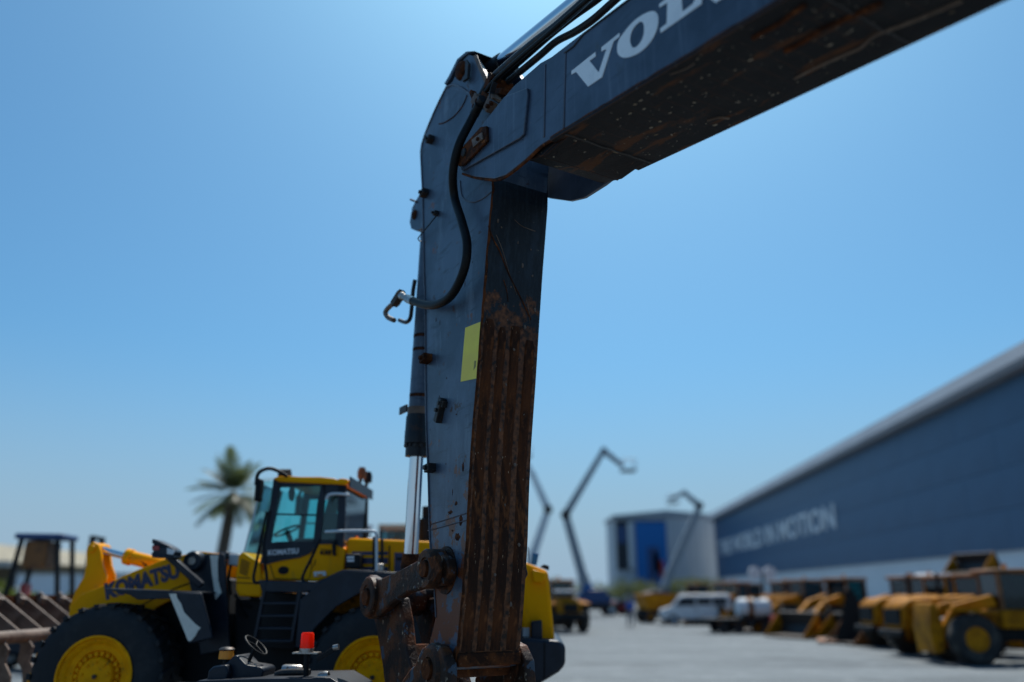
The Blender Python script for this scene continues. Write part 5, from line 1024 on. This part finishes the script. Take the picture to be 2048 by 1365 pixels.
# floodlight tower
ft = thing('light_tower', 'mobile light tower with two white lamp heads beside the blue hall', 'light tower', (16.9, 56, 0))
obj('trailer_body', MB().box(-.9, .9, -.6, .6, .35, 1.3), 'yellow_old', ft, bevel=.08); obj('mast', MB().cyl((0, 0, 1.3), (0, 0, 3.3), .08, n=10), 'dark_steel', ft)
for x in (-.5, .5): small_wheel(ft, x, -.65, .32, .32, .2, 'tyre', 'grey_paint'); obj('lamp_head', MB().lathe([(0, 0), (.42, 0), (.42, .5), (.2, 1), (0, 1)], (x, -.12, 3.3), (x, .25, 3.3), 20), 'decal_white', ft)
# ------------------------------------------------------------------ machines behind the big loader, left side
wt = thing('white_truck', 'white truck cab with pale glass standing behind the yellow loader cab', 'truck', (-4.35, 22.5, 0), R(90))
obj('cab_shell', MB().prism([(-1.0, .6), (1.1, .6), (1.2, 1.7), (.95, 3.1), (.7, 3.35), (-1.0, 3.4)], -.7, .7), 'white_paint', wt, bevel=.1, seg=3)
obj('rear_glass', MB().box(-1.02, -1.005, -.5, .5, 2.3, 3.05), 'glass_teal', wt); obj('load_bed', MB().box(-5.0, -1.1, -.75, .75, .9, 2.1), 'grey_paint', wt, bevel=.03)
for x in (.2, -3.6):
    for y in (-.65, .65): small_wheel(wt, x, y, .48, .48, .3, 'tyre', 'white_paint')
b = obj('roof_lamp_bar', MB().box(-.6, -.4, -.6, .6, 3.7, 3.78), 'grey_paint', wt)
for y in (-.5, .1): obj('lamp_stay', MB().cyl((-.5, y, 3.38), (-.5, y, 3.7), .04, n=8), 'dark_steel', b)
obj('beacon', MB().lathe([(0, 0), (.12, 0), (.12, .6), (.08, 1), (0, 1)], (-.5, .25, 3.78), (-.5, .25, 4.05), 14), 'orange_lens', b); obj('siren', MB().lathe([(0, 0), (.1, 0), (.16, 1), (0, 1)], (-.5, -.3, 3.95), (-.8, -.3, 3.95), 14), 'black_matte', b); obj('siren_foot', MB().cyl((-.55, -.3, 3.78), (-.55, -.3, 3.95), .04, n=8), 'black_matte', b)
oc = thing('orange_excavator', 'black and orange excavator cab behind the loader hood', 'excavator', (-3.9, 27.5, 0), R(90))
h_ = obj('house', MB().box(-2.4, 1.4, -1.3, 1.3, 1.1, 2.3), 'orange_paint', oc, bevel=.1); cbx = obj('cab_roof', MB().box(-.5, 1.5, -1.25, .55, 4.05, 4.22), 'tan_wall', oc, bevel=.06)
for x, y in ((-.4, -1.2), (1.4, -1.2), (-.4, .45), (1.4, .45)): obj('cab_post', MB().bar((x, y, 2.3), (x, y, 4.05), .14, .14), 'orange_paint' if y < 0 else 'black_matte', cbx)
obj('cab_glass', MB().box(-.46, -.44, -1.1, .4, 2.4, 4.0), 'glass_dark', cbx); obj('seat', MB().box(.1, .6, -.7, -.1, 2.31, 3.4), 'interior', cbx, bevel=.1)
for y in (-1.15, 1.15): obj('track', MB().prism([(-2.3, .45), (-2.0, .05), (1.9, .05), (2.2, .45), (1.9, .95), (-2.0, .95)], y - .3, y + .3), 'black_matte', oc, bevel=.06)
obj('boom', MB().prism([(1.2, 1.6), (2.6, 4.2), (4.6, 4.6), (4.6, 4.2), (2.9, 3.8), (1.7, 1.5)], .1, .5), 'orange_paint', oc, bevel=.03)
# dark forklift on the left
fk = thing('forklift', 'dark blue forklift with overhead guard left of the loader arm', 'forklift', (-13.3, 24.0, 0), R(8))
obj('body', MB().prism([(-1.3, .4), (.9, .4), (.9, 1.1), (.3, 1.3), (-1.2, 1.4), (-1.4, 1.0)], -.6, .6), 'chassis', fk, bevel=.08)
for x0, x1, y in ((-1.0, -.75, -.55), (-1.0, -.75, .55), (.55, .2, -.55), (.55, .2, .55)): obj('guard_post', MB().bar((x0, y, 1.2), (x1, y, 3.5), .11, .11), 'black_matte', fk)
obj('guard_roof', MB().box(-.95, .35, -.62, .62, 3.5, 3.66), 'navy_paint', fk, bevel=.05); obj('seat', MB().box(-.6, -.1, -.25, .25, 1.4, 1.6), 'red_paint', fk, bevel=.06); obj('seat_back', MB().box(-.72, -.58, -.25, .25, 1.5, 2.3), 'red_paint', fk, bevel=.05)
obj('rear_panel', MB().box(-.68, -.05, -.5, .5, 2.72, 3.45), 'brown_paint', fk, bevel=.04)
for y in (-.4, .4): obj('mast', MB().box(1.02, 1.16, y - .06, y + .06, .1, 3.62), 'black_matte', fk); obj('fork', MB().box(1.2, 2.2, y - .06, y + .06, .1, .16), 'dark_steel', fk)
for z in (1.2, 2.4, 3.52): obj('mast_bar', MB().box(1.04, 1.14, -.34, .34, z, z + .1), 'black_matte', fk)
for x, r_ in ((.6, .36), (-.95, .3)):
    for y in (-.6, .6): small_wheel(fk, x, y, r_, r_, .25, 'tyre', 'grey_paint')
# low tan shed
sh = thing('tan_shed', 'low tan shed with pale eaves at the left edge', 'shed', (-52, 66, 0), R(0))
zt = at(30, 1086, 62).z; ze = at(60, 1122, 62).z
obj('roof', MB().prism([(-14, ze), (13, ze), (12, zt), (-14, zt + .3)], -4, 12), 'tan_wall', sh); obj('eaves', MB().box(-14, 14.5, -4.3, -4.01, ze - .45, ze), 'concrete', sh)
obj('back_wall', MB().box(-14, 13, 10, 10.3, 0, ze), 'tan_wall', sh)
for k in range(7): obj('column', MB().box(-13 + k * 4.6, -12.6 + k * 4.6, -4, -3.6, 0, ze - .45), 'dark_steel', sh)
ww = thing('white_wall', 'low white boundary wall seen under the loader lift cylinder', 'wall', (-22, 52, 0)); obj('masonry', MB().box(-9, 9, 0, .3, 0, 3.1), 'white_wall', ww); obj('coping', MB().box(-9.05, 9.05, -.08, .38, 3.1, 3.22), 'concrete', ww)
# ------------------------------------------------------------------ plants
def leaves(m, c, rad, n, size, rn, flat=.8):
    for _ in range(n):
        while True:
            v = Vector((rn.uniform(-1, 1), rn.uniform(-1, 1), rn.uniform(-1, 1)))
            if .25 < v.length < 1: break
        p = c + Vector((v.x * rad[0], v.y * rad[1], v.z * rad[2])); d = Vector((rn.uniform(-1, 1), rn.uniform(-1, 1), rn.uniform(-.6, 1))).normalized(); s_ = d.orthogonal().normalized(); w = size * rn.uniform(.6, 1.2)
        b = len(m.v); m.v += [p, p + d * w * .5 + s_ * w * .28, p + d * w, p + d * w * .5 - s_ * w * .28]; m.f.append((b, b + 1, b + 2, b + 3))
def bush(label, loc, w, h, seed, group, cat='tree', nm='yard_tree'):
    rn = random.Random(seed); t = thing(nm, label, cat, loc, 0, group); m = MB()
    obj('trunk', MB().tube([(0, 0, 0), (.1, 0, h * .25), (-.05, .05, h * .5)], .12, 8, 4, radii=(.16, .07)), 'trunk', t)
    for k in range(4): a = k * 1.6 + rn.random(); obj('limb', MB().tube([(0, 0, h * .3), (math.cos(a) * w * .25, math.sin(a) * w * .2, h * .5), (math.cos(a) * w * .38, math.sin(a) * w * .3, h * .68)], .05, 6, 3, radii=(.07, .025)), 'trunk', t)
    for k in range(11):
        c = Vector((rn.uniform(-.36, .36) * w, rn.uniform(-.3, .3) * w, h * rn.uniform(.38, .84))); r = rn.uniform(.16, .27) * w; leaves(m, c, (r, r, r * .75), 150, .3 * (h / 4), rn)
    obj('crown', m, 'leaf_green', t, smooth=False)
TG = 'green trees along the far end of the yard'
tl = [(1112, 126, 1163, 'tree'), (1178, 124, 1172, ''), (1216, 132, 1178, ''), (1258, 128, 1168, ''), (1300, 134, 1164, ''), (1344, 128, 1168, ''), (1390, 132, 1160, ''), (1428, 130, 1166, '')]
tn_ = ['bushy green tree beyond the brown loader', 'low green tree right behind the tall boom lift', 'green tree over the red tractor', 'green tree under the dark navy banner edge', 'green tree below the bright blue banner', 'green tree behind the tan site dumper', 'green tree in front of the pale hall corner', 'green tree where the blue hall begins']
for k, (px, Y, py, _) in enumerate(tl):
    p = at(px, 1185, Y); h = at(px, py, Y).z; bush(tn_[k], (p.x, Y, 0), 5.2, h + .7, 60 + k, TG)
for k, (px, Y, h, lb) in enumerate(((25, 30, 2.3, 'pale green shrub at the left edge behind the rake'), (105, 33, 2.2, 'green shrub between forklift and loader arm'), (-40, 34, 2.6, 'green shrub farthest to the left'), (250, 46, 3.0, 'green shrub showing above the loader lift arm'))):
    p = at(px, 1185, Y); bush(lb, (p.x, Y, 0), 2.4, h, 90 + k, 'shrubs behind the rake', 'shrub', 'green_shrub')
def palm(label, px, py, Y, rad, n, seed, lean):
    c = at(px, py, Y); rn = random.Random(seed); t = thing('palm_tree', label, 'palm', (c.x - lean, Y, 0)); h = c.z
    m = MB().tube([(0, 0, 0), (lean * .2, 0, h * .35), (lean * .6, 0, h * .7), (lean, 0, h)], .2, 12, 6, radii=(.42, .34)); obj('trunk', m, 'trunk', t)
    obj('crown_shaft', MB().lathe([(.3, 0), (.62, .35), (.5, .75), (.1, 1), (0, 1)], (lean, 0, h - .9), (lean, 0, h + .3), 14), 'trunk', t)
    for k in range(n):
        a = k * 2.4; el = R(rn.uniform(-25, 80)); L = rad * rn.uniform(.8, 1.1); d = Vector((math.cos(a) * math.cos(el), math.sin(a) * math.cos(el), math.sin(el))); side = Vector((-math.sin(a), math.cos(a), 0)); m = MB(); prev = None; p = Vector((lean, 0, h)); seg = 14
        for i in range(seg):
            q = p + d * (L / seg); d = (d + Vector((0, 0, -.055 - .03 * i / seg))).normalized(); b = len(m.v)
            m.v += [p - side * .015, p + side * .015, q + side * .01, q - side * .01]; m.f.append((b, b + 1, b + 2, b + 3))
            if i > 2:
                ll = L * .26 * math.sin(math.pi * (i + 1) / (seg + 2))
                for s_ in (-1, 1):
                    for e in (0, .5):
                        o_ = p.lerp(q, e); e_ = .05; v = (side * s_ * .8 + d * .6 + Vector((0, 0, -.25))).normalized(); b = len(m.v)
                        m.v += [o_ - d * .055, o_ + d * .055, o_ + v * ll]; m.f.append((b, b + 1, b + 2))
            p = q
        obj('frond', m, 'leaf_palm', t, smooth=False)
palm('palm tree standing left of the yellow loader cab', 466, 992, 52, 3.1, 46, 5, .5)
# ------------------------------------------------------------------ person walking in the yard
pp = ground_at(1262, 1257)
pe = thing('person', 'person in blue shirt and grey trousers walking across the yard', 'person', (pp.x, pp.y, 0), R(20))
def skin(name, V, Ed, rad, mt, parent, root=0):
    me = bpy.data.meshes.new(name); me.from_pydata(V, Ed, []); me.materials.append(MAT[mt]); o = bpy.data.objects.new(name, me); COL.objects.link(o); o.parent = parent; LOC[o.name] = Vector()
    m = o.modifiers.new('skin', 'SKIN'); m.use_smooth_shade = True
    for i, r_ in enumerate(rad): me.skin_vertices[0].data[i].radius = (r_, r_ * .8) if isinstance(r_, float) else r_
    me.skin_vertices[0].data[root].use_root = True
    s_ = o.modifiers.new('sub', 'SUBSURF'); s_.levels = 2; s_.render_levels = 2; return o
mat('skin_tone', (.32, .17, .11), .6); mat('shirt_blue', (.02, .10, .42), .8); mat('trousers_grey', (.16, .17, .19), .85); mat('hair_dark', (.012, .01, .009), .7)
V = [(0, 0, .95), (0, 0, 1.15), (0, 0, 1.38), (0, 0, 1.50), (0, -.01, 1.60), (0, -.02, 1.72), (.20, 0, 1.40), (.27, .06, 1.14), (.28, -.04, .92), (.29, -.08, .82), (-.20, 0, 1.40), (-.27, -.05, 1.14), (-.27, -.14, .94), (-.27, -.18, .84),
     (.10, 0, .90), (.11, -.10, .50), (.11, -.06, .10), (.11, -.2, .04), (-.10, 0, .90), (-.11, .10, .50), (-.11, .26, .12), (-.11, .16, .05)]
Ed = [(0, 1), (1, 2), (2, 3), (3, 4), (4, 5), (2, 6), (6, 7), (7, 8), (8, 9), (2, 10), (10, 11), (11, 12), (12, 13), (0, 14), (14, 15), (15, 16), (16, 17), (0, 18), (18, 19), (19, 20), (20, 21)]
rd_ = [(.16, .11), (.15, .10), (.17, .11), (.06, .06), (.085, .10), (.085, .10), (.065, .065), (.05, .05), (.035, .035), (.035, .02), (.065, .065), (.05, .05), (.035, .035), (.035, .02), (.09, .09), (.065, .065), (.045, .045), (.035, .035), (.09, .09), (.065, .065), (.045, .045), (.035, .035)]
body_ = skin('body', V, Ed, rd_, 'skin_tone', pe)
skin('shirt', [(0, 0, .92), (0, 0, 1.15), (0, 0, 1.38), (0, 0, 1.47), (.20, 0, 1.40), (.26, .05, 1.18), (-.20, 0, 1.40), (-.26, -.04, 1.18)], [(0, 1), (1, 2), (2, 3), (2, 4), (4, 5), (2, 6), (6, 7)], [(.19, .14), (.18, .13), (.2, .135), (.09, .08), (.085, .085), (.075, .075), (.085, .085), (.075, .075)], 'shirt_blue', pe)
skin('trousers', [(0, 0, .96), (.10, 0, .88), (.11, -.10, .50), (.11, -.06, .12), (-.10, 0, .88), (-.11, .10, .50), (-.11, .25, .15)], [(0, 1), (1, 2), (2, 3), (0, 4), (4, 5), (5, 6)], [(.175, .13), (.11, .11), (.085, .085), (.07, .07), (.11, .11), (.085, .085), (.07, .07)], 'trousers_grey', pe)
obj('hair', MB().lathe([(0, 1), (.06, .95), (.1, .7), (.105, .3), (.08, 0), (0, 0)][::-1], (0, .02, 1.66), (0, .03, 1.82), 16), 'hair_dark', pe)
obj('nose', MB().lathe([(0, 0), (.02, .4), (.012, 1), (0, 1)], (0, -.12, 1.64), (0, -.115, 1.69), 8), 'skin_tone', pe)
